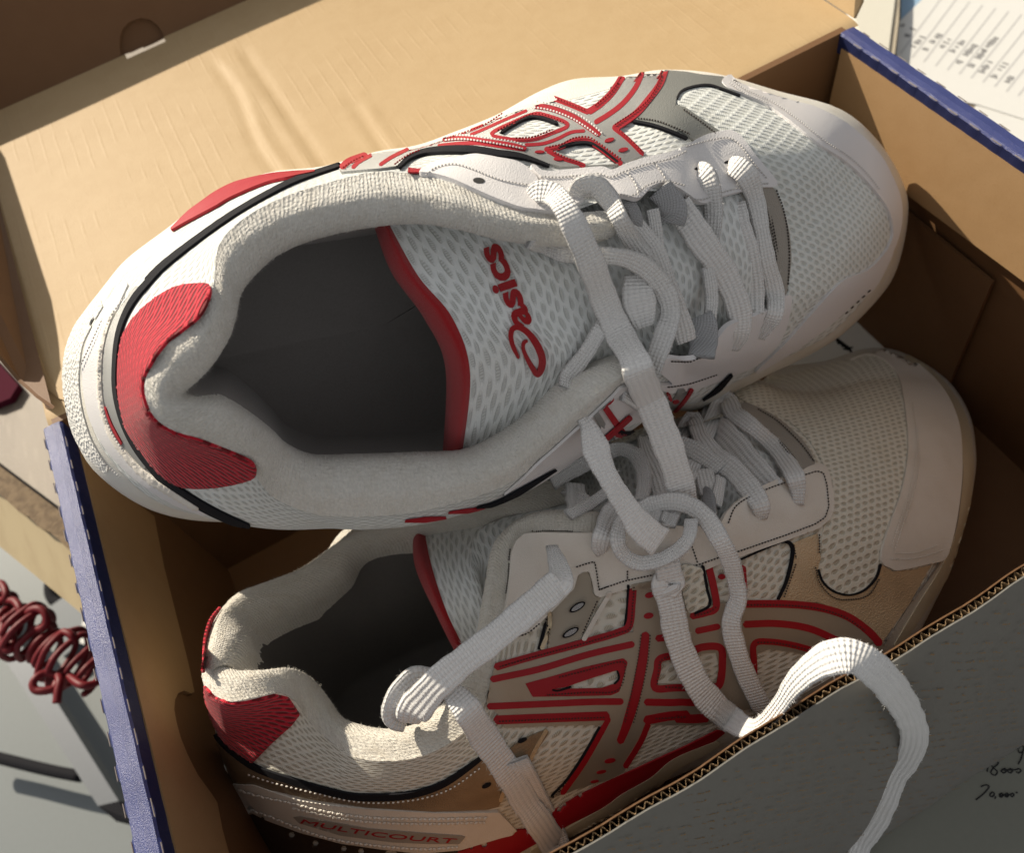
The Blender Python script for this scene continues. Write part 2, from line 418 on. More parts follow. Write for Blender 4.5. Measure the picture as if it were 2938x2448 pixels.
def ribbon_poly(path, width, closed=False, round_=True):
    """picture path + width in source pixels (number or list) -> outline"""
    q = dens(path, 6.0, closed, True)
    n = len(q)
    def wd(i):
        if isinstance(width, (int, float)): return width
        t = i/(n-1)*(len(width)-1); k = min(int(t), len(width)-2); return width[k]+(width[k+1]-width[k])*(t-k)
    L, R = [], []
    for i in range(n):
        a = q[max(i-1, 0)] if not closed else q[i-1]; b = q[min(i+1, n-1)] if not closed else q[(i+1) % n]
        d = (b-a).normalized(); nrm = Vector((-d.y, d.x)); w = wd(i)/2
        L.append(q[i]+nrm*w); R.append(q[i]-nrm*w)
    if closed: return [L, R]
    cap = []
    if round_:
        d = (q[-1]-q[-2]).normalized(); cap = [q[-1]+d*(wd(n-1)*0.35)]
        d0 = (q[0]-q[1]).normalized(); cap0 = [q[0]+d0*(wd(0)*0.35)]
        return [L+cap+R[::-1]+cap0]
    return [L+R[::-1]]
def strip(sh, name, s, width, mat, off=0.09, thick=0.04, closed=False, **kw):
    """width is in the pixels of the crop the points were read from"""
    pr = P(s, True); k = pr[0][-1]; path = [t[0] for t in pr]
    w = width/k if isinstance(width, (int, float)) else [a/k for a in width]
    po = ribbon_poly(path, w, closed)
    if closed:
        big, small = (po[0], po[1])
        def ar(p): return abs(sum(p[i-1].x*p[i].y-p[i].x*p[i-1].y for i in range(len(p))))
        if ar(big) < ar(small): big, small = small, big
        return drape(sh, name, big, mat, off, thick, holes=[small], smooth=False, **kw)
    return drape(sh, name, po[0], mat, off, thick, smooth=False, **kw)
def blob(sh, name, s, rx, ry, rot, mat, off=0.1, thick=0.04, **kw):
    t = P(s, True)[0]; k = t[-1]; c, sn = math.cos(math.radians(rot)), math.sin(math.radians(rot)); q = t[0]
    pts = [(q[0]+(rx*math.cos(a)*c-ry*math.sin(a)*sn)/k, q[1]+(rx*math.cos(a)*sn+ry*math.sin(a)*c)/k) for a in [i*math.pi/8 for i in range(16)]]
    return drape(sh, name, pts, mat, off, thick, step=4, bstep=3, smooth=False, **kw)
class Stitch:
    """rows of thread stitches, one mesh per colour"""
    def __init__(s, sh, mat): s.sh, s.mat, s.v, s.f = sh, mat, [], []
    def row(s, st, off=0.12, pitch=9.0, ln=0.7, wid=0.045, zig=0.0, smooth=True):
        path = dens(PX(st), pitch, False, smooth)
        for i in range(len(path)-1):
            a, b = path[i], path[i+1]
            d = b-a; m = a+d*0.5; n2 = Vector((-d.y, d.x))*zig*(1 if i % 2 else -1)
            p0, n0 = s.sh.hit(tuple(a+d*(0.5-ln/2)-n2)); p1, n1 = s.sh.hit(tuple(a+d*(0.5+ln/2)+n2))
            if (p1-p0).length > 1.5: continue
            t = (p1-p0).normalized(); n = (n0+n1).normalized(); w = t.cross(n).normalized()*wid/2
            k = len(s.v); o = n*off; ht = n*wid*0.55
            mid = (p0+p1)/2
            for p, q in ((p0, 0.3), (p0+(mid-p0)*0.4, 1), (p1+(mid-p1)*0.4, 1), (p1, 0.3)):
                s.v += [p+o-w*q-ht*0.6, p+o+ht*q, p+o+w*q-ht*0.6]
            for j in range(3):
                a0 = k+j*3; s.f += [(a0, a0+1, a0+4, a0+3), (a0+1, a0+2, a0+5, a0+4)]
            s.f += [(k, k+2, k+1), (k+9, k+10, k+11)]
    def done(s, name='stitching'):
        if s.v: return mesh_obj(name, s.v, s.f, s.mat, s.sh.root, kind='stuff')
def fib(V_, F_, uv, p, n, ln):
    d = (n+Vector((random.gauss(0, 0.7), random.gauss(0, 0.7), random.gauss(0, 0.7)))).normalized(); e = Vector((random.gauss(0, 1), random.gauss(0, 1), random.gauss(0, 1))).cross(d).normalized()*0.0045
    l = ln*random.uniform(0.3, 1.0); k = len(V_); b = Vector((random.gauss(0, 0.3), random.gauss(0, 0.3), random.gauss(0, 0.3)))*l
    V_ += [p-e, p+e, p+d*l*0.55+b*0.3+e*0.7, p+d*l*0.55+b*0.3-e*0.7, p+d*l+b]; uv += [(0, 0)]*5; F_ += [(k, k+1, k+2, k+3), (k+3, k+2, k+4)]
_h = [(1, 0.3), (0.95, 0.80), (0.64, 0.995), (0.21, 1.0), (-0.21, 1.0), (-0.64, 0.995), (-0.95, 0.80), (-1, 0.3)]
LPROF = _h+[(-a, -b) for a, b in _h]
LW = 0.86        # lace width, cm
def lace(par, pts, name='shoelace', thick=0.105, sgn=1, n=7, fullw=None, nrm=None, mat=None, ends=True):
    """pts: list of (position, apparent picture width in px, surface normal or None). A flat woven band that twists where it looks narrow."""
    ps = [Vector(p[0]) for p in pts]; fine = cr_list(ps, n)
    wid = [Vector((p[1], 0)) for p in pts]; wf = [w.x for w in cr_list(wid, n)]
    m = len(fine); V_, F_, uv = [], [], []; acc = 0; K = 16; fw = fullw or LW
    for i, p in enumerate(fine):
        t = (fine[min(i+1, m-1)]-fine[max(i-1, 0)]).normalized(); c = (CAMC-p); dist = -(p-CAMC).dot(ROWS[2]); c.normalize()
        a = wf[i]*dist/FPX/fw; aa = max(0.42, min(1.3, a*1.06)); tw = sgn*math.acos(min(1.0, max(0.3, a)))*0.28
        side = t.cross(c).normalized(); n0 = side.cross(t).normalized()
        s2 = side*math.cos(tw)+n0*math.sin(tw); n2 = n0*math.cos(tw)-side*math.sin(tw)
        if i: acc += (p-fine[i-1]).length
        sc = aa/max(0.75, math.cos(tw)); th = thick*(1+0.7*max(0, 1-aa))
        jit = 1+0.035*math.sin(acc*5.1+len(pts))+0.02*math.sin(acc*13+p.x)
        for k in range(K):
            ex, ey = LPROF[k]
            V_.append(p+s2*(ex*fw/2*sc*jit)+n2*(ey*th/2)); uv.append((acc, k/K*1.7))
    for i in range(m-1):
        for k in range(K):
            F_.append((i*K+k, i*K+(k+1) % K, (i+1)*K+(k+1) % K, (i+1)*K+k))
    if mat is None:                          # loose cotton fibres
        for _ in range(int(acc*34)):
            i = random.randrange(m-1); k = random.randrange(K); q = V_[i*K+k].lerp(V_[(i+1)*K+k], random.random()); fib(V_, F_, uv, q, (q-fine[i]).normalized(), 0.10)
    F_.append(tuple(range(K))[::-1]); F_.append(tuple((m-1)*K+k for k in range(K)))
    return mesh_obj(name, V_, F_, mat or M['lace'], par, uv=uv)
def lace_on(sh, s, off=0.12, par=None, **kw):
    """'crop:x,y,width[,offset]' with the width in crop pixels; lies off cm over the shoe"""
    pts = []
    for t in P(s, True):
        q, k = t[0], t[-1]; w = t[1]/k; o = t[2] if len(t) > 3 else off
        p, n = sh.hit(q, None, 'bridge'); pts.append((p-ray(q).normalized()*o*0.8+n*o*0.2, w))
    return lace(par or sh.root, pts, **kw)
def lace_free(par, s, **kw):
    """'crop:x,y,width,z' with z cm over the box floor"""
    pts = []
    for t in P(s, True):
        pts.append((atz(t[0], t[2]), t[1]/t[-1]))
    return lace(par, pts, **kw)
def letters(text, origin, xdir, ydir, place, mat, parent, name, thick=0.02, bold=0.02, shear=0.0, spacing=1.0, sub=0.0, kind=None, font_off=None, label=None):
    """flat lettering: glyph outline -> picture/plane coordinates -> place(x, y)"""
    cu = bpy.data.curves.new('t', 'FONT'); cu.body = text; cu.size = 1; cu.offset = bold; cu.resolution_u = 3; cu.space_character = spacing; cu.shear = shear
    o = bpy.data.objects.new('t', cu); COL.objects.link(o)
    dg = bpy.context.evaluated_depsgraph_get(); me = bpy.data.meshes.new_from_object(o.evaluated_get(dg))
    bm = bmesh.new(); bm.from_mesh(me); bmesh.ops.remove_doubles(bm, verts=bm.verts, dist=1e-5)
    bmesh.ops.triangulate(bm, faces=bm.faces)
    if sub: bmesh.ops.subdivide_edges(bm, edges=[e for e in bm.edges if e.calc_length() > sub], cuts=2, use_grid_fill=False); bmesh.ops.triangulate(bm, faces=bm.faces)
    bm.verts.ensure_lookup_table(); V_, F_ = [], []
    bx0 = min(v.co.x for v in bm.verts); bxw = max(v.co.x for v in bm.verts)-bx0
    for v in bm.verts: v.co.x = (v.co.x-bx0)/bxw            # the word spans xdir exactly
    for v in bm.verts:
        q = (origin[0]+xdir[0]*v.co.x+ydir[0]*v.co.y, origin[1]+xdir[1]*v.co.x+ydir[1]*v.co.y)
        p, n = place(q); V_.append((p, n))
    for f in bm.faces: F_.append(tuple(v.index for v in f.verts))
    be = [(e.verts[0].index, e.verts[1].index) for e in bm.edges if e.is_boundary]
    top = [p+n*thick for p, n in V_]; low = [p-n*0.01 for p, n in V_]; k = len(top)
    # face the normal
    if F_:
        a, b, c = F_[0][:3]; g = (top[b]-top[a]).cross(top[c]-top[a])
        if g.dot(V_[a][1]) < 0: F_ = [f[::-1] for f in F_]
    F2 = F_+[(a, b, b+k, a+k) for a, b in be]
    bm.free(); bpy.data.objects.remove(o); bpy.data.curves.remove(cu); bpy.data.meshes.remove(me)
    return mesh_obj(name, top+low, F2, mat, parent, smooth=False, kind=kind, label=label)
def slab(name, pts, nrm, th, mat, par, smooth=False, **kw):
    """flat polygon given by 3-D corners, with thickness th along -nrm"""
    n = Vector(nrm).normalized(); k = len(pts)
    pts = [Vector(p) for p in pts]
    g = sum(((pts[i]-pts[0]).cross(pts[(i+1) % k]-pts[0]) for i in range(1, k-1)), Vector())
    if g.dot(n) < 0: pts = pts[::-1]
    V_ = pts+[p-n*th for p in pts]
    F_ = [tuple(range(k)), tuple(range(2*k-1, k-1, -1))]+[((i+1) % k, i, i+k, (i+1) % k+k) for i in range(k)]
    return mesh_obj(name, V_, F_, mat, par, smooth=smooth, **kw)
def box_faces(x0, x1, y0, y1, z0, z1):
    v = [(x, y, z) for x in (x0, x1) for y in (y0, y1) for z in (z0, z1)]
    f = [(0, 1, 3, 2), (4, 6, 7, 5), (0, 4, 5, 1), (2, 3, 7, 6), (0, 2, 6, 4), (1, 5, 7, 3)]
    return v, f
def boxm(name, x0, x1, y0, y1, z0, z1, mat, par=None, **kw):
    v, f = box_faces(x0, x1, y0, y1, z0, z1); return mesh_obj(name, v, f, mat, par, smooth=False, **kw)
def tube(name, pts, r, mat, par=None, n=6, k=8, closed=False, **kw):
    fine = cr_list([Vector(p) for p in pts], n, closed); m = len(fine); V_, F_ = [], []; up = Vector((0.13, 0.2, 0.97))
    for i, p in enumerate(fine):
        a = fine[i-1] if i else (fine[-1] if closed else p); b = fine[(i+1) % m] if (i < m-1 or closed) else p
        t = (b-a).normalized(); s = t.cross(up).normalized(); up = s.cross(t)
        for j in range(k): V_.append(p+(s*math.cos(2*math.pi*j/k)+up*math.sin(2*math.pi*j/k))*r)
    for i in range(m if closed else m-1):
        for j in range(k): F_.append((i*k+j, i*k+(j+1) % k, ((i+1) % m)*k+(j+1) % k, ((i+1) % m)*k+j))
    if not closed: F_.append(tuple(range(k))[::-1]); F_.append(tuple((m-1)*k+j for j in range(k)))
    return mesh_obj(name, V_, F_, mat, par, **kw)
# ------------------------------------------------------------------ the shoe box
BL, BW, BH = 33.0, 19.9, 13.41
box = thing('shoe_box', 'open brown cardboard shoe box with blue printed rims and its lid folded back', 'box', (16.5, 10, 0.2))
boxm('box_floor', 0, BL, 0, BW, 0.05, 0.32, M['kraft_shaded'], box)
boxm('wall', 0, BL, BW, BW+0.3, 0.05, BH-0.02, M['kraft_shaded'], box)
# front wall: two liners with the fluting showing along the cut top edge
fw = bpy.data.objects.new('wall', None); COL.objects.link(fw); fw.parent = box; fw['_o'] = box['_o']
def wav(x): return 0.035*math.sin(x*0.9)+0.02*math.sin(x*2.3+1)
def sheet(name, y0, th, mat, foot=None):
    n = 260; v, f = [], []
    for i in range(n+1):
        x = BL*i/n; y = y0+wav(x); top = BH+0.012*math.sin(x*7.3)+random.uniform(-0.018, 0.012)
        for yy in (y, y+th):
            v += [(x, yy if foot is None else yy+foot, 0.05), (x, yy, top)]
    for i in range(n):
        a = i*4; b = a+4
        f += [(a, b, b+1, a+1), (a+3, b+3, b+2, a+2), (a+1, b+1, b+3, a+3)]
    return mesh_obj(name, v, f, mat, fw, smooth=False)
sheet('inner_liner', 0.10, 0.035, M['kraft_shaded']); sheet('outer_liner', -0.135, 0.035, M['printed'], -2.95)
v, f = [], []; n = 2600
for i in range(n+1):
    x = BL*i/n; y = wav(x)+(0.07+0.02*math.sin(x*3.7+1)+random.uniform(-0.006, 0.006))*math.sin(x*2*math.pi/0.22+1.3*math.sin(x*0.8)+0.8*math.sin(x*2.1))
    v += [(x, y-0.012, 9.0), (x, y-0.012, BH-0.045+random.uniform(-0.02, 0.02)), (x, y+0.012, BH-0.045+random.uniform(-0.02, 0.02))]
for i in range(n):
    a = i*3; b = a+3; f += [(a, b, b+1, a+1), (a+1, b+1, b+2, a+2)]
mesh_obj('fluting', v, f, M['flute'], fw, smooth=False)
# side walls: blue folded rim, navy band inside, brown flap hanging inside
def side(x, s, name, flap_pts, flapname):
    """s=+1: inside lies to +x"""
    par = bpy.data.objects.new(name, None); COL.objects.link(par); par.parent = box; par['_o'] = box['_o']
    xo, xi = x-0.36*s, x+0.30*s
    a, b = sorted((xo, xo+0.14*s)); boxm('outer_board', a, b, 0.0, BW, 0.05, BH-0.10, M['blue'], par)
    a, b = sorted((xi-0.22*s, xi-0.08*s)); boxm('inner_board', a, b, 0.1, BW-0.1, 0.05, BH-0.9, M['kraft_shaded'], par)
    # rim, slightly scalloped where the perforations cut it
    n = 220; v, f = [], []; pitch = 1.0; K = 7
    for i in range(n+1):
        y = BW*i/n; ph = (y/pitch) % 1.0; ph2 = (y/pitch+0.35) % 1.0
        bo = 0.05*max(0, math.sin(ph*2*math.pi))**0.5+0.012*math.sin(y*1.7); bi = 0.045*max(0, math.sin(ph2*2*math.pi))**0.5
        prof = [(xo-bo*s, BH-0.9), (xo-bo*s, BH-0.10), (xo+(0.05)*s, BH-0.015), (x, BH+0.01), (xi-0.05*s, BH-0.015), (xi+bi*s*0.6, BH-0.10), (xi+0.015*s, BH-0.85)]
        for (px, pz) in prof: v.append((px, y, pz+0.012*math.sin(y*2.9+px)))
    fm = []
    for i in range(n):
        for k in range(K-1):
            q = (i*K+k, (i+1)*K+k, (i+1)*K+k+1, i*K+k+1); f.append(q if s < 0 else q[::-1]); fm.append(1 if k >= 5 else 0)
    mesh_obj('rim', v, f, M['blue'], par, mats=[M['navy']], fm=fm, smooth=False)
    # perforation cuts along both folds
    v, f = [], []
    for i in range(20):
        for (xx, zz, dy) in ((xo-0.035*s, BH-0.055, 0.0), (xi+0.02*s, BH-0.05, -0.35)):
            y0 = i*pitch+dy+0.03; y1 = y0+random.uniform(0.34, 0.50)
            if y0 < 0.1 or y1 > BW-0.1: continue
            k = len(v)
            for y in (y0, y1):
                for t in range(5):
                    an = math.pi*t/4; v.append((xx+math.cos(an)*0.018*s, y+random.uniform(-0.02, 0.02), zz+math.sin(an)*0.026))
            f += [(k+t, k+t+1, k+6+t, k+5+t) for t in range(4)]
    mesh_obj('perforation', v, f, M['cut_edge'], par, smooth=False, kind='stuff')
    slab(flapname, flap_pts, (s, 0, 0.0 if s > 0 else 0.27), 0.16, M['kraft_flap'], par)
    return par
xi = 0.36
fl = [atx(t, xi) for t in PX('4:560,1160 4:930,1430 4:990,1743 7:1030,180 7:1090,420 7:1140,620 7:1172,775 7:1150,782 7:1110,765 7:1075,780 7:1055,820 7:1050,880 7:1065,960 7:1090,1050 7:1130,1150 7:1190,1270 7:1270,1380 7:1310,1440 7:1340,1600 7:1380,1743')]
fl = [Vector((xi, BW-0.3, 12.6)), Vector((xi, BW-0.3, 7.0))]+[p for p in fl if p.y < BW-0.5]+[Vector((xi, 0.6, 8.9)), Vector((xi, 0.6, 12.8))]
fl[-2].y = min(fl[-3].y-0.5, 3.0)
side(0.0, 1, 'wall', fl, 'folded_flap')
# the half-round thumb tab below the notch
xr = BL-0.36; xf = 32.2
side(BL, -1, 'wall', [Vector((xr, BW-0.25, 12.9)), Vector((xf, BW-0.5, 9.35)), Vector((xf, 14.4, 9.4)), Vector((xf, 8.55, 9.63)), Vector((xf, 0.6, 9.9)), Vector((xr, 0.3, 13.0))], 'folded_flap')
# corner gusset standing against the right wall
slab('corner_flap', [(BL-0.55, BW-0.3, 0.4), (BL-0.55, 9.6, 0.4), (BL-0.55, 9.8, 8.3), (BL-0.55, BW-0.3, 8.4)], (-1, 0, 0), 0.15, M['kraft_shaded'], box)
# ---- lid, hinged on the back wall and folded open
lid = bpy.data.objects.new('lid', None); COL.objects.link(lid); lid.parent = box; lid['_o'] = box['_o']
nx, ny = 150, 90; v, f = [], []
def crease(x, y):
    z = 0
    c1 = 11.05+0.12*math.sin(y*0.8)+(y-27)*0.01; c2 = 12.15-(y-27)*0.04; c3 = 15.45+(y-25)*0.02; c4 = 14.7
    def g(d, w): return math.exp(-(d/w)**2)
    fade = max(0, min(1, (37.3-y)/1.5)); f3 = max(0, min(1, (30.5-y)/2.5))
    z += fade*(0.06*g(x-c1-0.22, 0.22)-0.055*g(x-c1+0.22, 0.2)+0.045*g(x-c2-0.05, 0.22)-0.065*g(x-c2-0.5, 0.22))
    z += f3*(0.05*g(x-c3, 0.2)-0.045*g(x-c3+0.35, 0.25)+0.02*g(x-c4, 0.2))
    z += 0.03*math.sin(x*0.33+0.5)*math.sin((y-20)*0.3)
    z += 0.10*math.exp(-((x-1.0)**2+(y-22)**2)/1.5)
    return z
for j in range(ny+1):
    for i in range(nx+1):
        # finer columns round the creases
        x = 33.6*i/nx if False else None
        t = i/nx; x = -0.15+33.75*(0.55*t+0.45*(t**1.0))
        y = BW+0.02+20.6*j/ny
        edge = min(1, (y-BW)/0.5); z = BH+crease(x, y)*edge-0.10*(1-edge)**2
        v.append((x, y, z))
Wd = nx+1
for j in range(ny):
    for i in range(nx):
        if 7.25 < v[j*Wd+i][0] < 9.25 and v[j*Wd+i][1] > BW+20.6-0.5: continue      # slot of the thumb notch
        f.append((j*Wd+i, j*Wd+i+1, (j+1)*Wd+i+1, (j+1)*Wd+i))
k = len(v); v += [(p[0], p[1], p[2]-0.28) for p in v[:k]]
f += [tuple(q+k for q in t[::-1]) for t in f[:]]
mesh_obj('lid_panel', v, f, M['kraft'], lid)
LY = BW+20.65
# far lid wall with the thumb notch cut through its inner layer
ld = Vector((0, 3.8, 5.2)).normalized(); ln_ = Vector((0, -5.2, 3.8)).normalized(); lo = Vector((0, LY, BH-0.02)); LH = 6.4
def onlid(q, back=0.0):
    p = onplane(q, lo-ln_*back, ln_); return Vector((p.x, 0, 0)), (p-lo).dot(ld)
def lp(x, t, back=0.0): return lo+Vector((x, 0, 0))+ld*t-ln_*back
def cut(s_, back): return [(onlid(q, back)[0].x, max(0.0, onlid(q, back)[1])) for q in PX(s_)]
nt1 = cut('1:735,345 722,290 722,230 738,175 780,130 850,106 910,118 955,155 985,205 1003,255', 0)
out = [(-1.2, 0), (nt1[0][0], 0)]+nt1+[(nt1[-1][0], 0), (34.2, 0), (36.0, LH), (-3.2, LH)]
slab('lid_wall', [lp(x, t) for x, t in out], ln_, 0.14, M['kraft_shaded'], lid)
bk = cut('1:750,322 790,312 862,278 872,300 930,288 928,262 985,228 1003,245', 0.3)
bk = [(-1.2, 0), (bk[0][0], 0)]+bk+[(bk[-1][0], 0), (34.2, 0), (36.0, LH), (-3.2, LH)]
slab('lid_wall', [lp(x, t, 0.3) for x, t in bk], ln_, 0.14, M['kraft_shaded'], lid)
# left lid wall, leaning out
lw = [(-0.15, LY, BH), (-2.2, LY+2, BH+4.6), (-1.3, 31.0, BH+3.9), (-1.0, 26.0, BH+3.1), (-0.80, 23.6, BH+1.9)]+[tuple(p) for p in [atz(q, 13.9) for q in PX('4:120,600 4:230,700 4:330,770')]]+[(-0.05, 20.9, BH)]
slab('lid_wall', [Vector(p) for p in lw], (1, 0, 0.5), 0.14, M['kraft_shaded'], lid)
slab('lid_wall', [(33.65, BW+0.4, BH), (33.7, LY, BH), (34.6, LY, BH+3.4), (34.45, BW+1.6, BH+2.2), (34.0, BW+0.5, BH+0.5)], (-1, 0, 0.4), 0.14, M['kraft'], lid)
# torn inner paper at the hinge corner
tp = [atz(q, BH+0.10) for q in PX('4:195,380 4:230,520 4:255,600 4:290,670 4:350,720 4:400,735 4:420,690 4:350,670 4:300,620 4:270,560 4:235,470')]
slab('torn_paper', tp, (0, 0, 1), 0.05, M['kraft'], lid)
# ------------------------------------------------------------------ the two shoes: surfaces
def make_frame(heel, toe, z0, u, shift=(0, 0, 0)):
    u = Vector(u).normalized(); X0 = atz(heel, z0); X1 = onplane(toe, X0, u)
    l = (X1-X0).normalized(); return Shoe(X0, l, u.cross(l), u)
def stations(sh, txt):
    """one station per line round the shoe: sole | feather line | side | top line"""
    rows = [[], [], [], []]; hd = (0.8, 2.8, 5.2, 7.0)
    for ln in txt.strip().splitlines():
        c = [x.strip() for x in ln.split('|')]
        pts = [None]*4
        for k in (3, 2, 1, 0):
            if c[k][0] != '~': pts[k] = parse_frame(sh, c[k], hd[k])[0]
        for k in (2, 1, 0):
            if pts[k] is None:
                v = [float(x) for x in c[k][1:].split(',')]; b = sh.loc(pts[2] if pts[2] is not None else pts[3])
                pts[k] = sh.pt(b.x+(v[2] if len(v) > 2 else 0), v[0], v[1] if len(v) > 1 else hd[k])
        for k in range(4): rows[k].append(pts[k])
    return rows
def build_shoe(sh, rows, collar, mats, name, label, at, wc, wid, lin_h=4.5, taper=2):
    S, F, Mm, T = rows
    sh.root = thing(name, label, 'shoe', at, 'pair of white court shoes in the box')
    B = [sh.pt(sh.loc(p).x*0.985+0.2, wc+(sh.loc(p).y-wc)*0.9, 0.0) for p in S]
    Fi = [f+(m-f).normalized()*0.02 for f, m in zip(F, Mm)]
    Smid = [s.lerp(f, 0.55)+(s-sh.pt(sh.loc(s).x, wc, sh.loc(s).z)).normalized()*0.12 for s, f in zip(S, F)]
    gs = grid_surface([B, S, Smid, F], 5, 4, True)
    o, v, f = grid_mesh('midsole', gs[::-1], True, mats['sole'], sh.root, cap=True); sh.add(v, f)
    gu = grid_surface([Fi, Mm, T], 6, 9, True)
    o, v, f = grid_mesh('upper', gu, True, mats['knit'], sh.root); sh.add(v, f); 
    ge = [list(r) for r in gu]; d = [(a-b) for a, b in zip(gu[-1], gu[-4])]
    for k in range(1, 7): ge.append([p+q.normalized()*0.2*k-sh.u*0.012*k*k for p, q in zip(gu[-1], d)])     # carried on past the top line, for pieces that overhang it
    Cn = len(ge[0]); ev = [p for r in ge for p in r]; ef = [(i*Cn+j, i*Cn+(j+1) % Cn, (i+1)*Cn+(j+1) % Cn, (i+1)*Cn+j) for i in range(len(ge)-1) for j in range(Cn)]
    sh.parts['upper'] = BVHTree.FromPolygons(ev, ef)
    # padded terry collar from tip to tip round the heel
    Tc, C1, C2 = [], [], []
    for (t, c2) in collar:
        Tc.append(t); C2.append(c2)
    if taper:
        for e, n_ in ((0, 1), (-1, -2)):
            if e == -1 and taper == 1: continue
            m_ = (Tc[e]+C2[e])/2; dr = (m_-(Tc[n_]+C2[n_])/2).normalized()*0.45-sh.u*0.35
            a_, b_ = m_+(Tc[e]-m_)*0.25+dr, m_+(C2[e]-m_)*0.25+dr
            if e == 0: Tc.insert(0, a_); C2.insert(0, b_)
            else: Tc.append(a_); C2.append(b_)
    for i, (a, b) in enumerate(zip(Tc, C2)):
        C1.append((a+b)/2+sh.u*0.42+(sh.u*0.0))
    low = [sh.pt(sh.loc(p).x, wc+(sh.loc(p).y-wc)*1.06, sh.loc(p).z-1.4) for p in C2]
    gc = grid_surface([Tc, C1, C2, low], 16, 13, False)
    for i, r in enumerate(gc):
        for j, p in enumerate(r): r[j] = p+sh.u*random.uniform(-0.010, 0.010)+Vector((random.uniform(-1, 1), random.uniform(-1, 1), random.uniform(-1, 1)))*0.006
    o, v, f = grid_mesh('collar', gc, False, mats['terry'], sh.root); sh.add(v, f)
    fv, ff, fu = [], [], []
    for _ in range(11000):
        i = random.randrange(0, int(len(gc)*0.8)); j = random.randrange(len(gc[0])-1); p = gc[i][j]
        nn_ = (gc[i][j+1]-p).cross(gc[i+1][j]-p).normalized()
        if nn_.dot(CAMC-p) < 0: nn_ = -nn_
        fib(fv, ff, fu, p.lerp(gc[i+1][j+1], random.random()), nn_, 0.085)
    mesh_obj('terry_fuzz', fv, ff, mats['terry'], sh.root, uv=fu, kind='stuff')
    # inside
    L0 = [p+sh.u*0.9 for p in low]; L0 = [sh.pt(sh.loc(p).x, wc+(sh.loc(p).y-wc)*1.03, sh.loc(p).z) for p in L0]
    L1 = [sh.pt(sh.loc(p).x*0.98+0.1, wc+max(-wid, min(wid, (sh.loc(p).y-wc)*1.1)), lin_h) for p in C2]
    L2 = [sh.pt(sh.loc(p).x, wc+max(-wid, min(wid, (sh.loc(p).y-wc)*1.05)), 1.6) for p in C2]
    def close(r, drop):
        a, b = r[-1], r[0]; fw = sh.l*0.8-sh.u*drop
        return r+[a.lerp(b, 0.25)+fw, a.lerp(b, 0.5)+fw, a.lerp(b, 0.75)+fw]
    gl = grid_surface([close(L0, 3.0), close(L1, 1.0), close(L2, 0.2)], 4, 5, True)
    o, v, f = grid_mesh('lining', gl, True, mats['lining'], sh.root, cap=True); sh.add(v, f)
    sh.rows = rows
def widen(r, sh, k=1.1):
    """tuck the tongue's sides under the collar and eyestays"""
    a = (r[0]-r[1]).normalized()*k-sh.u*0.35*k; b = (r[-1]-r[-2]).normalized()*k-sh.u*0.35*k
    return [r[0]+a]+r+[r[-1]+b]

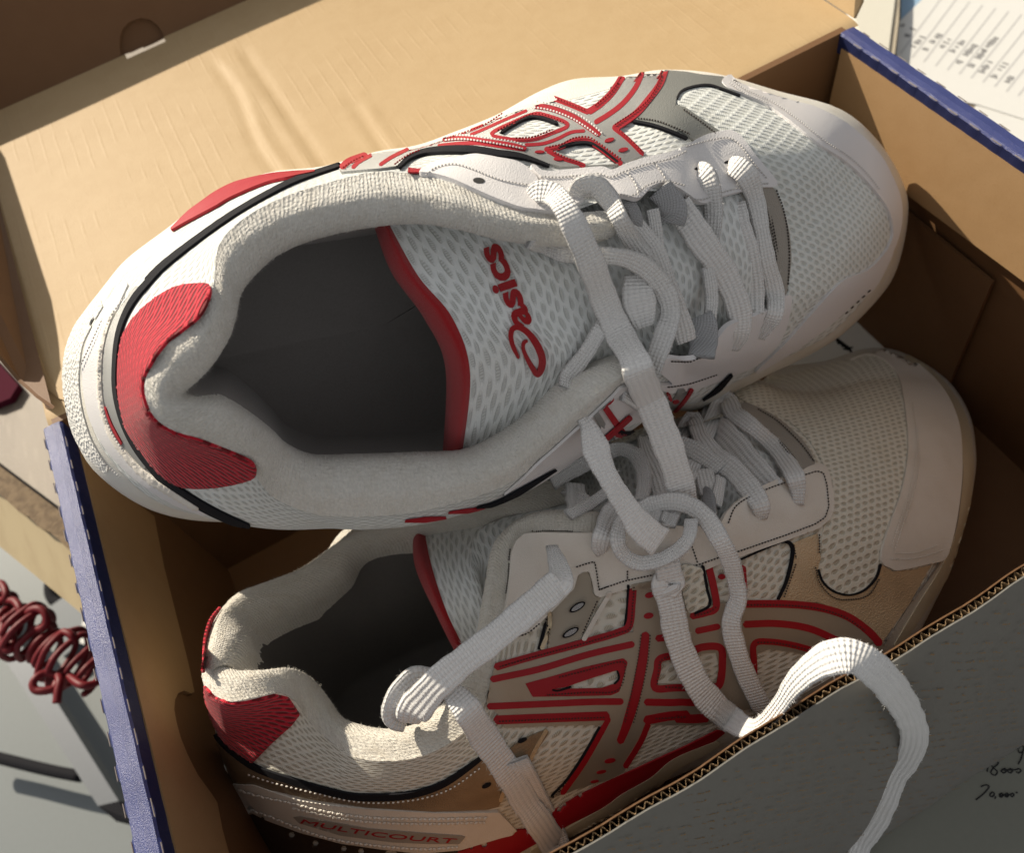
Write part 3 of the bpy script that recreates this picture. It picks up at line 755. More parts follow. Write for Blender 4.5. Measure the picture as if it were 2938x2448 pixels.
# ---- the shoe lying on top
U = make_frame(P('4:380,600')[0][0], P('3:1395,1330')[0][0], 16.0, (0.05, -0.76, 0.64))
UR = stations(U, '''
4:380,600 | 4:490,560 | 4:705,560 | 4:875,640,9.2
4:400,420 | 4:500,440 | 4:725,350 | 4:960,440,9.0
4:480,240 | 4:560,280 | 4:790,190 | 4:1130,290,8.6
1:620,1743 | 1:710,1690 | 4:900,20 | 4:1265,90,8.2
1:760,1570 | 1:850,1590 | 1:1050,1570 | 1:1290,1690,7.7
1:1000,1390 | 1:1080,1400 | 1:1230,1430 | 1:1320,1480,7.1
1:1250,1205 | 1:1290,1240 | 1:1430,1290 | 1:1450,1330,6.7
1:1600,1060 | 1:1620,1080 | 1:1690,1120 | 1:1690,1195,6.5
1:1950,1020 | 1:1960,1030 | 1:1970,1050 | 1:1980,1100,6.6
2:230,932 | 2:230,945 | 2:230,975 | 2:230,1035,6.9
2:480,892 | 2:480,905,3.4 | 2:480,955,6.0 | 2:480,1055,7.4
2:700,812 | 2:700,830,3.8 | 2:700,920,6.6 | 2:720,1113,8.1
2:950,712 | 2:950,730,4.0 | 2:980,850,6.8 | 2:1000,1238,8.7
2:1200,565 | 2:1180,650,4.0 | 2:1230,870,6.9 | 2:1330,1285,8.9
2:1420,482 | 2:1430,590,3.8 | 2:1520,850,6.7 | 2:1640,1195,8.7
2:1700,470 | 2:1740,510,3.5 | 2:1790,820,6.4 | 2:1880,1150,8.2
2:1960,430 | 2:1990,480,3.3 | 2:2020,760,6.1 | 2:2080,1170,7.8
3:250,462 | 3:260,480,3.0 | 3:210,760,5.7 | 3:190,1200,7.3
3:620,562 | 3:610,590,3.0 | 3:530,850,5.9 | 3:430,1150,6.8
3:1000,672 | 3:970,700,2.9 | 3:820,980,5.7 | 3:560,1190,6.5
3:1240,885 | 3:1190,900 | 3:970,1170 | 3:600,1400,6.4
3:1380,1140 | 3:1330,1150 | 3:1040,1380 | 3:635,1560,6.4
3:1395,1340 | 3:1340,1360 | 3:1020,1540 | 3:655,1700,6.4
3:1330,1620 | 3:1270,1600 | 6:950,20 | 6:645,95,6.4
6:1220,115 | 6:1150,110 | 6:850,130 | 6:540,165,6.7
6:1000,330 | 6:950,320 | 6:650,280 | 6:430,210,7.2
6:780,465 | 6:740,440 | 6:480,400 | 6:300,270,7.6
6:560,570 | 6:530,540 | 6:250,500 | 6:180,440,7.9
6:330,690 | 6:310,650 | 6:60,570 | 6:60,465,8.2
6:100,790 | 6:80,760 | 5:2000,700 | 5:2040,470,8.5
~-3.9 | ~-4.0 | 5:1840,860 | 5:1880,540,8.8
~-3.8 | ~-4.0 | 5:1690,960 | 5:1720,640,8.8
~-3.7 | ~-3.9 | 5:1450,1060 | 5:1490,840,8.4
~-3.7 | ~-3.9 | 5:1260,1185 | 5:1290,1020,7.8
~-3.8 | ~-4.0 | 5:1050,1290 | 5:1100,1190,7.2
~-3.9 | ~-4.1 | 5:800,1380 | 5:850,1310,6.7
~-4.0 | ~-4.2 | 5:500,1462 | 5:480,1405,6.4
~-4.1 | ~-4.4 | 5:150,1500 | 5:150,1435,6.3
4:1950,1430 | 4:1950,1460 | 4:1950,1507 | 4:1900,1420,6.4
4:1550,1440 | 4:1560,1460 | 4:1620,1503 | 4:1650,1320,6.8
4:1150,1440 | 4:1170,1420 | 4:1290,1420 | 4:1535,1180,7.6
4:850,1360 | 4:890,1310 | 4:1020,1250 | 4:1410,1040,8.3
4:560,1150 | 4:640,1060 | 4:845,1030 | 4:1130,940,8.9
4:425,880 | 4:525,800 | 4:735,800 | 4:935,830,9.2
''')
mats_u = dict(sole=M['rubber'], knit=M['knit'], terry=M['terry'], lining=M['lining'])
c2u = parse_frame(U, '''5:1680,490,8.6 5:1560,545,8.6 5:1380,645,8.2 5:1200,820,7.6 5:1000,958,7.0 5:780,1050,6.5 5:450,1072,6.2 5:100,1088,6.2 4:1900,1092,6.3 4:1740,1035,6.6 4:1640,950,7.2 4:1500,850,7.9 4:1330,757,8.5 4:1180,735,8.8
 4:1100,700,8.8 4:1180,620,8.7 4:1290,500,8.3 4:1380,350,7.9 4:1420,220,7.5 4:1450,90,7.0 1:1540,1650,6.6 1:1700,1520,6.3 1:1950,1425,6.4 2:230,1362,6.8 2:500,1345,7.3 2:750,1382,7.9 2:1000,1445,8.4 2:1330,1485,8.6 2:1600,1450,8.6''', 8)
tcu = UR[3][30:44]+UR[3][0:14]+parse_frame(U, '2:1640,1270,8.8', 8.8)
build_shoe(U, UR, list(zip(tcu, c2u)), mats_u, 'sneaker', 'upper white and red sneaker, heel over the left box wall, opening facing up', U.pt(3, 0, 0), -0.6, 3.4)
UT = [parse_frame(U, r, 7) for r in (
 '2:225,1330,5.6 2:340,1640,6.6 5:545,250,7.0 5:675,560,6.8 5:655,1075,4.9',
 '2:295,1330,6.0 2:480,1660,7.1 5:690,240,7.5 5:795,580,7.3 5:745,1065,5.2',
 '2:800,1370,6.7 2:960,1640,7.5 5:1060,250,8.0 5:1200,520,7.7 5:1060,960,5.9',
 '2:1250,1430,7.4 2:1350,1640,7.9 5:1420,220,8.1 5:1480,450,8.0 5:1390,690,6.9',
 'a:760,500,7.5 a:900,800,7.8 a:1000,1050,7.8 a:1000,1350,7.5 a:1070,1560,6.9',
 'a:1500,300,6.8 a:1600,600,7.2 a:1650,850,7.2 a:1640,1050,7.0 a:1600,1330,6.5',
 'a:1830,260,6.1 a:1880,500,6.3 a:1920,750,6.3 a:1930,950,6.2 a:1940,1150,6.0')]
UT = UT[:2]+[widen(r, U, 0.5) for r in UT[2:3]]+[widen(r, U) for r in UT[3:]]
UT[:2] = [widen(r, U, 0.25) for r in UT[:2]]; gt = grid_surface(UT, 8, 8, False)
o, v, f = grid_mesh('tongue', gt[8:], False, M['tongue'], U.root); U.add(v, f)
# red padded edge of the tongue
def tongue_edge(sh, r0, r1, mat):
    d = [(a-b) for a, b in zip(r0, r1)]
    top = [(a+b)/2+sh.u*0.28 for a, b in zip(r0, r1)]
    dn = [a-sh.u*0.6 for a in r0]
    g = grid_surface([[b+sh.u*0.02 for b in r1], top, r0, dn], 8, 5, False)
    o, v, f = grid_mesh('tongue_edge', g, False, mat, sh.root); sh.add(v, f)
tongue_edge(U, UT[0], UT[1], M['redfab'])
U.ready()

# ---- the shoe underneath, tipped on its side
L = make_frame(P('7:1520,1650')[0][0], P('6:1810,1050')[0][0], 4.0, (0.06, 0.33, 0.94))
LR = stations(L, '''
7:1530,1640 | 7:1400,1330 | 7:1300,1020 | 7:1232,730,9.2
7:1600,1650,0.6 | 7:1460,1330,2.8 | 7:1330,960,6.0 | 7:1220,600,9.2
@1.6,2.2,0.6 | @1.7,2.3,2.8 | @2.4,1.1,5.8 | 7:1270,380,9.0
@2.7,3.2,0.6 | @2.8,3.2,2.8 | @3.4,2.2,5.6 | 7:1400,200,8.5
@3.6,3.7,0.6 | @3.7,3.7,2.8 | @4.4,2.9,5.4 | 7:1560,125,7.9
@5.4,3.9,0.6 | @5.5,3.8,2.8 | @6.0,3.2,5.2 | 7:1760,55,7.3
@7.4,3.8,0.6 | @7.5,3.6,2.8 | @7.7,3.2,5.0 | 4:1950,1660,7.1
@9.6,3.6,0.6 | @9.7,3.4,2.8 | @9.6,3.0,5.2 | 5:60,1500,7.3
@12,3.6,0.6 | @12,3.4,2.8 | @12,2.8,5.6 | 5:500,1380,7.9
@14.2,3.9,0.6 | @14.2,3.7,2.8 | @14,2.6,6.0 | 5:950,1270,8.5
@16.2,4.5,0.6 | @16.2,4.2,2.8 | @16,2.6,6.2 | 5:1350,1150,8.6
@18.2,5.2,0.6 | @18.2,4.9,2.8 | @17.8,2.8,6.2 | b:620,520,8.2
@20.4,5.7,0.6 | @20.4,5.4,2.7 | @19.7,3.1,5.8 | b:1040,440,7.6
@23.0,5.6,0.6 | @23.0,5.3,2.6 | 6:420,620,5.2 | b:1380,350,7.0
6:560,590 | 6:590,620,2.2 | 6:640,680,4.9 | b:1500,420,6.7
6:900,505 | 6:930,540,2.2 | 6:800,770,4.9 | b:1580,500,6.6
6:1200,422 | 6:1190,455,2.3 | 6:980,820,4.8 | b:1640,570,6.6
6:1450,478 | 6:1420,540,2.4 | 6:1090,900,4.8 | b:1690,630,6.6
6:1640,610 | 6:1580,660,2.4 | 6:1150,1000,4.8 | b:1730,690,6.6
6:1770,810 | 6:1690,860,2.4 | 6:1180,1100,4.8 | b:1770,740,6.7
6:1812,1050 | 6:1715,1080,2.4 | 6:1180,1220,4.9 | b:1810,785,6.8
6:1795,1260 | 6:1700,1300,2.4 | 6:1150,1340,5.0 | b:1740,815,7.0
6:1745,1470 | 6:1650,1520,2.5 | 6:1090,1460,5.1 | b:1640,860,7.2
6:1660,1743 | 9:1550,20,2.5 | 6:1000,1560,5.3 | b:1520,915,7.5
9:1560,240 | 9:1410,250,2.6 | 9:800,60,5.3 | b:1320,1035,7.8
9:1430,470 | 9:1240,490,2.8 | 9:600,270,5.3 | b:1225,1175,8.0
9:1220,640 | 9:1050,620,2.8 | 9:400,390,5.3 | b:1000,1215,8.3
9:960,820 | 9:820,760,2.8 | 9:200,480,5.3 | b:700,1235,8.6
9:650,1000 | 9:560,890,2.8 | 9:0,560,5.3 | d:1050,602,8.9
9:280,1170 | 9:250,1000,2.8 | 8:1850,680,5.3 | d:480,600,9.1
8:2080,1265 | 8:2060,1105,2.8 | 8:1650,800,5.3 | d:290,820,9.0
8:1860,1370 | 8:1820,1215,2.8 | 8:1450,950,5.3 | d:245,1200,8.5
8:1660,1500 | 8:1620,1310,2.8 | 8:1250,1120,5.2 | 8:955,560,7.9
8:1400,1640 | 8:1400,1420,2.8 | 8:1070,1240,5.2 | 8:890,800,7.3
8:1150,1790 | 8:1180,1570,2.8 | 8:850,1330,5.2 | 8:790,985,6.9
8:900,1880 | 8:900,1680,2.8 | 8:580,1385,5.2 | 8:590,1130,6.6
8:600,1960 | 8:560,1740,2.8 | 8:330,1405,5.3 | 8:340,1192,6.5
8:250,1960 | 8:250,1740,2.8 | 8:90,1395,5.4 | 8:100,1168,6.6
8:-80,1900 | 8:-80,1690,2.8 | 7:2000,1365,5.5 | 7:1980,1065,6.8
7:1850,1890 | 7:1790,1640,2.9 | 7:1830,1325,5.6 | 7:1860,950,7.3
7:1720,1830 | 7:1640,1560,3.0 | 7:1660,1265,5.8 | 7:1785,840,8.0
7:1640,1780 | 7:1540,1480,3.1 | 7:1520,1200,5.9 | 7:1690,780,8.6
7:1590,1740 | 7:1480,1420,3.1 | 7:1410,1130,6.0 | 7:1550,803,9.0
7:1550,1690 | 7:1430,1370,3.1 | 7:1345,1070,6.0 | 7:1370,828,9.2
''')
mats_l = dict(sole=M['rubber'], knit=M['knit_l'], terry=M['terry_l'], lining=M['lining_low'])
i0 = 28
c2l = parse_frame(L, '''d:1150,440,8.4 d:560,455,8.7 d:150,720,8.7 8:880,180,8.2 8:800,600,7.6 8:680,805,7.0 8:480,980,6.5 8:275,1010,6.2 8:80,960,6.3 7:2040,900,6.5 7:1940,760,7.0 7:1850,670,7.7 7:1740,636,8.3 7:1590,657,8.7 7:1440,655,8.8
 7:1340,610,8.8''', 8)
tcl = LR[3][28:44]+LR[3][0:11]
# rim on the far side: its inner face looks at the camera
for k in range(1, 11):
    b = L.loc(LR[3][k]); c2l.append(L.pt(b.x+(0.75 if k < 3 else 0.25), b.y-(0.35 if k < 2 else 0.75 if k < 3 else 0.95), b.z-0.35))
build_shoe(L, LR, list(zip(tcl, c2l)), mats_l, 'sneaker', 'lower white and red sneaker, inside the box with its striped flank facing up', L.pt(3, 0, 0), 0.0, 2.5, taper=1)
LT = [parse_frame(L, r, 7) for r in (
 '5:440,1380,5.2 5:455,1480,6.4 8:460,0,7.2 8:590,300,7.0 8:700,520,6.0',
 '5:500,1370,5.4 5:515,1480,6.8 8:560,0,7.6 8:650,280,7.3 8:745,480,6.2',
 '5:850,1330,6.0 5:820,1460,7.3 8:780,0,7.9 8:860,220,7.6 8:920,440,6.6',
 '5:1250,1250,6.5 5:1300,1400,7.8 d:100,500,8.0 d:120,800,7.9 d:80,1200,7.2',
 'b:500,560,7.0 b:560,800,7.6 b:600,1000,7.9 b:650,1120,7.9 b:640,1250,7.6',
 'b:1080,400,6.6 b:1180,620,7.0 b:1230,850,7.1 b:1220,1050,7.1 b:1180,1220,6.9',
 'b:1380,340,6.2 b:1520,480,6.3 b:1650,640,6.3 b:1740,760,6.3 b:1780,860,6.3')]
LT = [widen(r, L, 0.25) for r in LT[:2]]+[widen(r, L, 0.5) for r in LT[2:3]]+[widen(r, L) for r in LT[3:]]
gt = grid_surface(LT, 8, 8, False)
o, v, f = grid_mesh('tongue', gt[8:], False, M['tongue'], L.root); L.add(v, f)
tongue_edge(L, LT[0], LT[1], M['redfab'])
L.ready()
# ------------------------------------------------------------------ pieces sewn on the upper shoe
def poly(sh, name, s, mat, off=0.06, thick=0.06, holes=(), **kw):
    return drape(sh, name, PX(s), mat, off, thick, holes=[PX(h) for h in holes], **kw)
# vamp mesh
poly(U, 'vamp', '3:5,615 35,560 110,530 200,525 290,555 385,590 540,660 700,770 850,890 1000,985 1110,1080 1190,1170 1255,1270 1282,1360 1278,1440 1230,1520 1130,1610 960,1743 6:880,85 800,170 700,290 620,370 560,430 500,470 420,470 480,380 560,250 600,130 3:640,1743 640,1600 620,1450 580,1300 540,1190 470,1120 380,1000 280,900 240,800 160,725 50,655',
     M['knit_big'], 0.03, 0.05, uvdir=(1, 0.12), step=11)
# white leather over the toe
poly(U, 'toe_cap', '3:275,505 300,468 350,462 400,468 430,492 560,535 700,603 850,660 1000,735 1120,830 1230,950 1300,1080 1345,1200 1352,1330 1325,1450 1265,1600 1180,1743 6:1080,130 960,240 800,365 640,470 500,550 480,545 560,470 680,350 820,190 990,10 3:1140,1625 1240,1530 1290,1440 1295,1360 1268,1265 1200,1165 1120,1075 1010,975 860,880 710,760 550,645 400,575 320,545',
     M['leather'], 0.09, 0.10, step=11, base='upper')
# grey suede behind the toe
poly(U, 'suede_overlay', '2:1965,430 2100,441 3:150,456 290,470 300,505 380,585 290,556 200,524 110,530 40,558 2:2036,600 2030,640 3:55,655 160,728 262,797 200,825 110,858 30,797 2:2020,802 1900,757 1785,735 1850,650 1920,540', M['grey'], 0.06, 0.06, smooth=False, base='upper')
# silver side emblem with its windows
poly(U, 'side_emblem', '2:1715,470 1840,440 1965,430 1920,540 1790,715 1650,790 1700,820 1770,870 1832,945 1715,1000 1600,1008 1480,1012 1335,1015 1220,985 1110,950 1000,925 820,905 600,900 500,922 430,935 420,914 640,852 870,772 1010,692 1100,660 1180,650 1260,610 1290,592 1400,645 1500,683 1600,590',
     M['silver'], 0.07, 0.06, holes=('2:970,818 1040,772 1150,718 1230,716 1310,748 1350,772 1270,812 1180,850 1060,850', '2:1310,925 1370,882 1480,868 1540,885 1690,998 1500,1008 1420,965'), smooth=False, uvdir=(1, -0.4), base='upper')
poly(U, 'side_emblem', '2:440,932 470,935 400,980 355,1015 250,1030 120,1040 20,1050 10,1030 60,990 170,945 300,925 425,913', M['silver'], 0.07, 0.06, smooth=False, uvdir=(1, -0.4))
for pth, w in (('2:1968,430 1935,520 1870,610 1790,700 1660,788', 40), ('2:1665,790 1740,850 1830,940', 26), ('2:1832,446 1790,540 1720,630 1640,695 1548,752', 30), ('2:1712,474 1650,570 1580,640 1510,688', 40), ('2:1505,690 1400,645 1290,602', 32),
               ('2:1190,652 1290,670 1420,722 1510,782 1568,824', 36), ('2:1480,803 1400,812 1320,850 1230,880 1122,888', 20), ('2:1245,913 1330,902 1400,866 1490,858 1555,890 1630,945 1700,998', 27), ('2:1260,925 1340,965 1420,990 1480,1010', 24),
               ('2:1140,680 1000,740 880,795 805,826', 18), ('2:1010,695 870,772 700,835 560,880 430,915', 17), ('2:610,893 740,880 850,880 1000,900 1125,917', 22), ('2:425,912 330,960 255,1010', 22), ('2:205,948 130,990 92,1028', 24), ('2:170,948 70,985 25,1025', 40)):
    strip(U, 'red_stripe', pth, w, M['red'], 0.079, 0.015, base=None if int(pth[2:].split(',')[0]) < 700 else 'upper')
strip(U, 'red_stripe', '2:928,822 1060,750 1180,702 1250,708 1385,765 1280,820 1170,856 1040,855', 22, M['red'], 0.079, 0.015, closed=True, base='upper')
strip(U, 'spine_stripe', '2:640,858 760,850 900,868 1040,890 1125,912', 22, M['red'], 0.10, 0.03)
for s, a, b, r in (('2:1630,860', 30, 12, -15), ('2:1712,918', 30, 12, -12), ('2:1210,931', 30, 8, 0), ('2:1322,975', 28, 9, 5)): blob(U, 'red_dot', s, a, b, r, M['red'], 0.095)
strip(U, 'black_binding', '2:368,1022 440,960 540,925 700,914 840,920 960,938 1100,955 1270,1012', [18, 26, 34, 40, 40, 36, 24, 12], M['black'], 0.10, 0.05)
strip(U, 'black_binding', '2:985,808 1060,760 1150,718 1230,722 1320,755', 14, M['black'], 0.08, 0.04)
strip(U, 'black_binding', '2:1325,905 1400,880 1500,872 1570,905 1680,990', 16, M['black'], 0.08, 0.04)
strip(U, 'black_binding', '2:1780,740 1900,765 2020,808 2095,842', 16, M['black'], 0.075, 0.04)
strip(U, 'black_binding', '3:5,605 35,558 110,530 200,522 290,550 385,585', 12, M['black'], 0.075, 0.04)
# leather tab at the top eyelet and eyestay beside the laces
poly(U, 'top_tab', '2:490,1057 560,1010 640,980 720,976 820,1005 960,1060 1060,1085 1160,1100 1300,1120 1420,1180 1480,1215 1330,1288 1180,1278 1080,1262 900,1195 700,1106 580,1070', M['leather'], 0.12, 0.10, base='upper', add=True)
poly(U, 'reinforcement', '2:700,970 830,940 960,960 1080,985 1160,1040 1200,1100 1100,1095 960,1055 820,1000', M['leather'], 0.08, 0.05, base='upper', add=True)
poly(U, 'eyestay', '2:1158,1030 1180,1020 1240,1055 1400,1045 1580,1030 1640,1050 1720,1012 1850,970 2000,932 2100,882 3:120,850 200,822 310,806 360,822 400,860 470,955 575,1075 590,1108 570,1130 480,1140 300,1185 150,1235 60,1190 0,1152 2:1960,1120 1880,1142 1800,1212 1700,1195 1560,1190 1400,1180 1280,1140', M['leather'], 0.15, 0.13, base='upper', add=True)
poly(U, 'eyestay', 'a:1940,1098 1995,1095 1992,1180 1960,1330 6:585,400 480,500 340,562 b:1200,92 1000,165 880,185 800,182 720,120 a:1100,1743 1010,1640 1060,1545 1180,1550 1250,1545 1330,1535 1380,1510 1440,1400 1530,1300 1690,1240 1830,1185', M['leather'], 0.15, 0.12, base='upper', add=True)
poly(U, 'collar_leather', '5:1700,640 1640,700 1500,832 1400,920 1300,1012 1200,1100 1120,1180 1020,1270 1000,1292 1100,1275 1220,1215 1350,1130 1450,1060 1560,1000 1700,890 1830,840 1900,790 1850,690 1780,640', M['leather'], 0.10, 0.06, base='upper', add=True)
blob(U, 'eyelet', '2:848,1088', 36, 17, 5, M['dark_hole'], 0.012, 0.02)
blob(U, 'eyelet', '2:1340,1160', 30, 12, -15, M['black'], 0.012, 0.02)
for s in ('a:1325,140', 'a:1550,92'): blob(U, 'eyelet', s, 34, 12, -5, M['black'], 0.012, 0.02)
# arc of suede where the tongue starts
poly(U, 'throat_trim', 'a:1785,290 1870,290 1930,420 1985,600 2005,800 1990,960 1965,1090 1935,1095 1920,980 1890,800 1850,600 1810,430', M['trim'], 0.09, 0.05, base='upper')
# red panel, piping and heel on the far side
strip(U, 'red_panel', '1:1040,1395 1150,1312 1240,1255 1400,1160 1600,1092 1750,1066 1900,1046', [10, 54, 76, 74, 50, 34, 10], M['red'], 0.10, 0.06)
strip(U, 'piping', '1:900,1700 1000,1600 1200,1445 1400,1305 1600,1187 1800,1088 2050,1003', [42, 38, 34, 32, 30, 30, 26], M['black'], 0.08, 0.05)
strip(U, 'piping', '4:925,0 830,110 765,220 722,350 705,500 703,640 722,760 765,890 830,1010 930,1135 1040,1245 1200,1350 1350,1428 1500,1492', [34, 36, 30, 26, 24, 24, 28, 34, 44, 52, 52, 50, 44, 36], M['black'], 0.08, 0.05)
strip(U, 'silver_heel_band', '4:840,60 750,200 695,330 668,480 662,640 680,780 720,900 790,1020 880,1130', [30, 44, 54, 60, 62, 62, 60, 50, 24], M['silver'], 0.07, 0.06)
strip(U, 'heel_mark', '4:650,770 668,850 700,920 745,990', [14, 34, 38, 26], M['red'], 0.10, 0.03)
strip(U, 'heel_roll', '4:700,200 650,340 622,480 618,640 640,800 700,950 790,1075 900,1185 1040,1280 1200,1375', [16, 22, 28, 28, 28, 32, 38, 40, 34, 20], M['leather_low'], 0.10, 0.10, puff=0.05)
strip(U, 'heel_leather', '4:760,30 660,210 590,360 558,520 565,690 600,840 670,980 770,1100 900,1215 1060,1320 1240,1405', [40, 70, 90, 104, 104, 100, 92, 86, 80, 70, 40], M['leather'], 0.05, 0.06)
strip(U, 'heel_rubber', '4:600,150 510,280 455,400 432,560 436,700 465,850 530,1010 640,1150', [60, 90, 96, 100, 100, 96, 80, 40], M['heelrub'], 0.04, 0.05)
poly(U, 'heel_patch', '4:760,330 735,420 722,560 728,720 762,880 832,1000 930,1130 1030,1220 1150,1255 1300,1250 1450,1222 1540,1182 1532,1110 1440,1055 1230,972 1040,912 930,832 880,720 872,630 905,545 1000,405 1100,325 1225,215 1278,60 1180,38 1050,62 920,142 830,225', M['redknit'], 0.07, 0.05, uvdir=(0.2, 1), puff=0.03, base='upper')
# glimpses of the near flank
for pth, w, m in (('b:350,540 420,480 540,372', 34, 'red'), ('b:430,500 540,520 620,495', 34, 'red'), ('b:1000,168 940,260 870,350', 24, 'red'), ('b:815,195 840,250', 22, 'red'), ('b:380,555 500,575 600,530', 36, 'silver'), ('b:935,190 890,270 850,310', 70, 'silver')):
    strip(U, 'red_stripe' if m == 'red' else 'side_emblem', pth, w, M[m], 0.10 if m == 'red' else 0.06, 0.03)
blob(U, 'red_dot', 'b:880,258', 26, 12, -15, M['red'], 0.10)
strip(U, 'black_binding', 'b:450,485 540,497 640,467', 26, M['black'], 0.10, 0.04)
strip(U, 'black_binding', 'b:1085,250 1200,168 1305,55', [10, 36, 20], M['black'], 0.10, 0.04)
strip(U, 'black_binding', '5:830,1368 950,1345 1060,1290 1180,1220 1310,1140', [6, 26, 30, 18, 6], M['black'], 0.10, 0.04)
strip(U, 'red_stripe', '5:400,1452 520,1444 650,1432', [8, 28, 8], M['red'], 0.08, 0.03); strip(U, 'red_stripe', '5:660,1402 780,1390 880,1372', [6, 22, 6], M['red'], 0.08, 0.03)
# stitching
st = Stitch(U, M['thread'])
st.row('2:1215,1066 1320,1072 1440,1062 1570,1050 1640,1072 1720,1038 1850,995 2000,958 2100,910', 0.03, 10); st.row('3:60,885 200,848 300,832 350,845 400,890 470,985 550,1078', 0.03, 9)
st.row('2:1690,1165 1780,1178 1860,1120 1960,1092 2090,1120', 0.03, 9); st.row('3:60,1165 150,1205 300,1155 480,1112 560,1105', 0.03, 9)
st.row('2:1900,978 1940,1030 1980,1100', 0.03, 10); st.row('2:1400,1055 1470,1120 1540,1180', 0.03, 10); st.row('2:1740,1040 1790,1110 1810,1180', 0.03, 10)
st.row('2:525,1055 600,1010 700,992 810,1022 950,1078 1060,1104 1170,1120', 0.03, 10)
st.row('3:330,500 430,570 560,625 720,735 870,855 1020,950 1130,1050 1210,1150', 0.13, 7); st.row('3:310,515 420,590 550,640', 0.13, 7)
st.row('2:1190,632 1300,655 1430,705 1520,765 1590,830', 0.12, 9); st.row('2:1180,668 1290,690 1410,738 1500,795 1560,840', 0.12, 9)
st.row('2:640,848 760,838 900,856 1050,878 1130,902', 0.12, 9); st.row('2:650,868 760,862 900,880 1030,902 1110,920', 0.12, 9)
st.row('4:640,400 625,520 625,640 640,760 690,900 770,1030', 0.13, 10); st.row('4:500,540 560,420 640,250', 0.11, 10); st.row('4:600,1040 660,1110 740,1180', 0.11, 9)
st.row('4:655,330 700,220 780,120', 0.12, 10)
st.done()
st = Stitch(U, M['dthread'])
st.row('a:1885,300 1935,430 1970,600 1985,800 1975,1000 1960,1080', 0.12, 9); st.row('a:1808,440 1850,620 1880,800 1905,960', 0.12, 9); st.row('a:1825,430 1865,610 1895,790 1918,960', 0.12, 9)
st.row('3:40,672 150,750 235,815', 0.09, 8); st.row('2:1800,728 1920,745 2040,790 2110,820', 0.09, 8)
st.row('b:820,158 900,150 1000,130 1200,62', 0.03, 9); st.row('a:1110,1590 1250,1590 1370,1560', 0.03, 9)
st.row('6:1165,50 1080,130 990,215', 0.13, 22, 0.5, 0.05); st.done('dark_stitching')
st = Stitch(U, M['rthread'])
for p in ('2:1945,470 1900,570 1830,660 1660,775', '2:1680,800 1760,870 1820,935', '2:1700,500 1630,590 1540,665', '2:1490,688 1400,652 1310,612', '2:960,815 1060,762 1170,712 1250,720 1360,765', '2:1060,858 1170,850 1290,805', '2:1260,910 1340,893 1410,858 1500,850 1570,890 1700,985', '2:1280,930 1360,970 1460,1005', '2:640,865 870,785 1000,705', '2:180,955 90,1000 30,1045', '2:500,930 420,965 340,1020'):
    st.row(p, 0.125, 9)
st.done('red_stitching')
# embroidered word and swirl on the tongue
def on(sh, off=0.0): return lambda q: sh.hit(q)
def tq(x, y): return P('5:%g,%g' % (x, y))[0][0]
o0 = P('5:1168,268')[0][0]; o1 = P('2:962,1466')[0][0]
dv = Vector((o1[0]-o0[0], o1[1]-o0[1])); 
letters('asics', o0, (dv.x, dv.y), (-94, 32), on(U), M['redfab'], U.root, 'embroidered_word', 0.05, 0.034, sub=0.16)
strip(U, 'embroidered_swirl', '5:1085,470 1052,400 1040,340 1050,300 1085,290 1140,320 1195,390 1228,470 1225,530 1200,570 1175,540 1140,480 1115,420 1118,380 1140,370', [16, 26, 28, 30, 34, 36, 40, 44, 44, 40, 34, 28, 24, 22, 18], M['redfab'], 0.07, 0.06)
# ------------------------------------------------------------------ pieces sewn on the lower shoe
poly(L, 'vamp', '6:360,690 480,605 700,572 900,520 1050,482 1180,467 1270,510 1340,600 1372,750 1392,950 1386,1100 1350,1280 1290,1450 1228,1620 1215,1743 9:1200,85 1130,162 1040,192 950,172 880,115 850,35 6:872,1690 885,1520 920,1440 945,1330 935,1200 885,1110 790,960 650,840 500,785', M['knit_low'], 0.03, 0.05, uvdir=(1, -0.75), step=11)
poly(L, 'toe_cap', '6:1040,470 1120,440 1210,425 1300,438 1430,500 1560,610 1650,740 1705,900 1718,1100 1712,1250 1685,1450 1650,1600 1608,1695 1500,1725 9:1330,42 1280,25 1238,0 6:1232,1640 1292,1455 1352,1285 1388,1105 1394,950 1374,750 1342,600 1272,508 1180,465 1110,470', M['leather_low'], 0.09, 0.10, step=11, base='upper')
poly(L, 'suede_overlay', '6:692,1600 760,1570 850,1535 868,1690 9:848,40 880,118 950,174 1040,194 1130,163 1200,88 1232,5 1300,48 1420,38 1530,10 1400,245 1235,480 1150,380 1020,290 850,235 610,216 650,120 700,0', M['gold'], 0.06, 0.06, smooth=False)
strip(L, 'black_binding', '6:380,1695 520,1635 640,1585 695,1610 695,1690 9:660,110 612,214', [8, 10, 14, 20, 18, 16, 14], M['black'], 0.08, 0.04)
strip(L, 'black_binding', '9:850,35 882,115 950,170 1040,190 1130,160 1200,85 1228,0', 12, M['black'], 0.085, 0.04)
strip(L, 'throat_trim', 'b:1390,325 1540,400 1700,520 1820,650 1880,770', [90, 110, 120, 125, 120], M['trim'], 0.08, 0.05, base='upper')
poly(L, 'eyestay', 'b:1838,795 1900,770 1960,752 2008,772 2040,850 2060,980 2066,1080 2040,1160 1950,1230 1700,1322 1380,1432 1200,1492 1080,1542 900,1592 700,1634 480,1684 320,1740 278,1722 258,1610 238,1542 150,1562 d:1030,972 945,1010 900,1150 690,1365 600,1450 500,1562 300,1622 150,1650 200,1450 240,1250 268,1000 285,800 330,690 420,615 600,595 1130,600 b:640,1180 1000,1212 1205,1192 1250,1110 1322,1040 1420,970 1520,915 1680,850', M['leather_low'], 0.12, 0.11, base='upper', add=True, smooth=False)
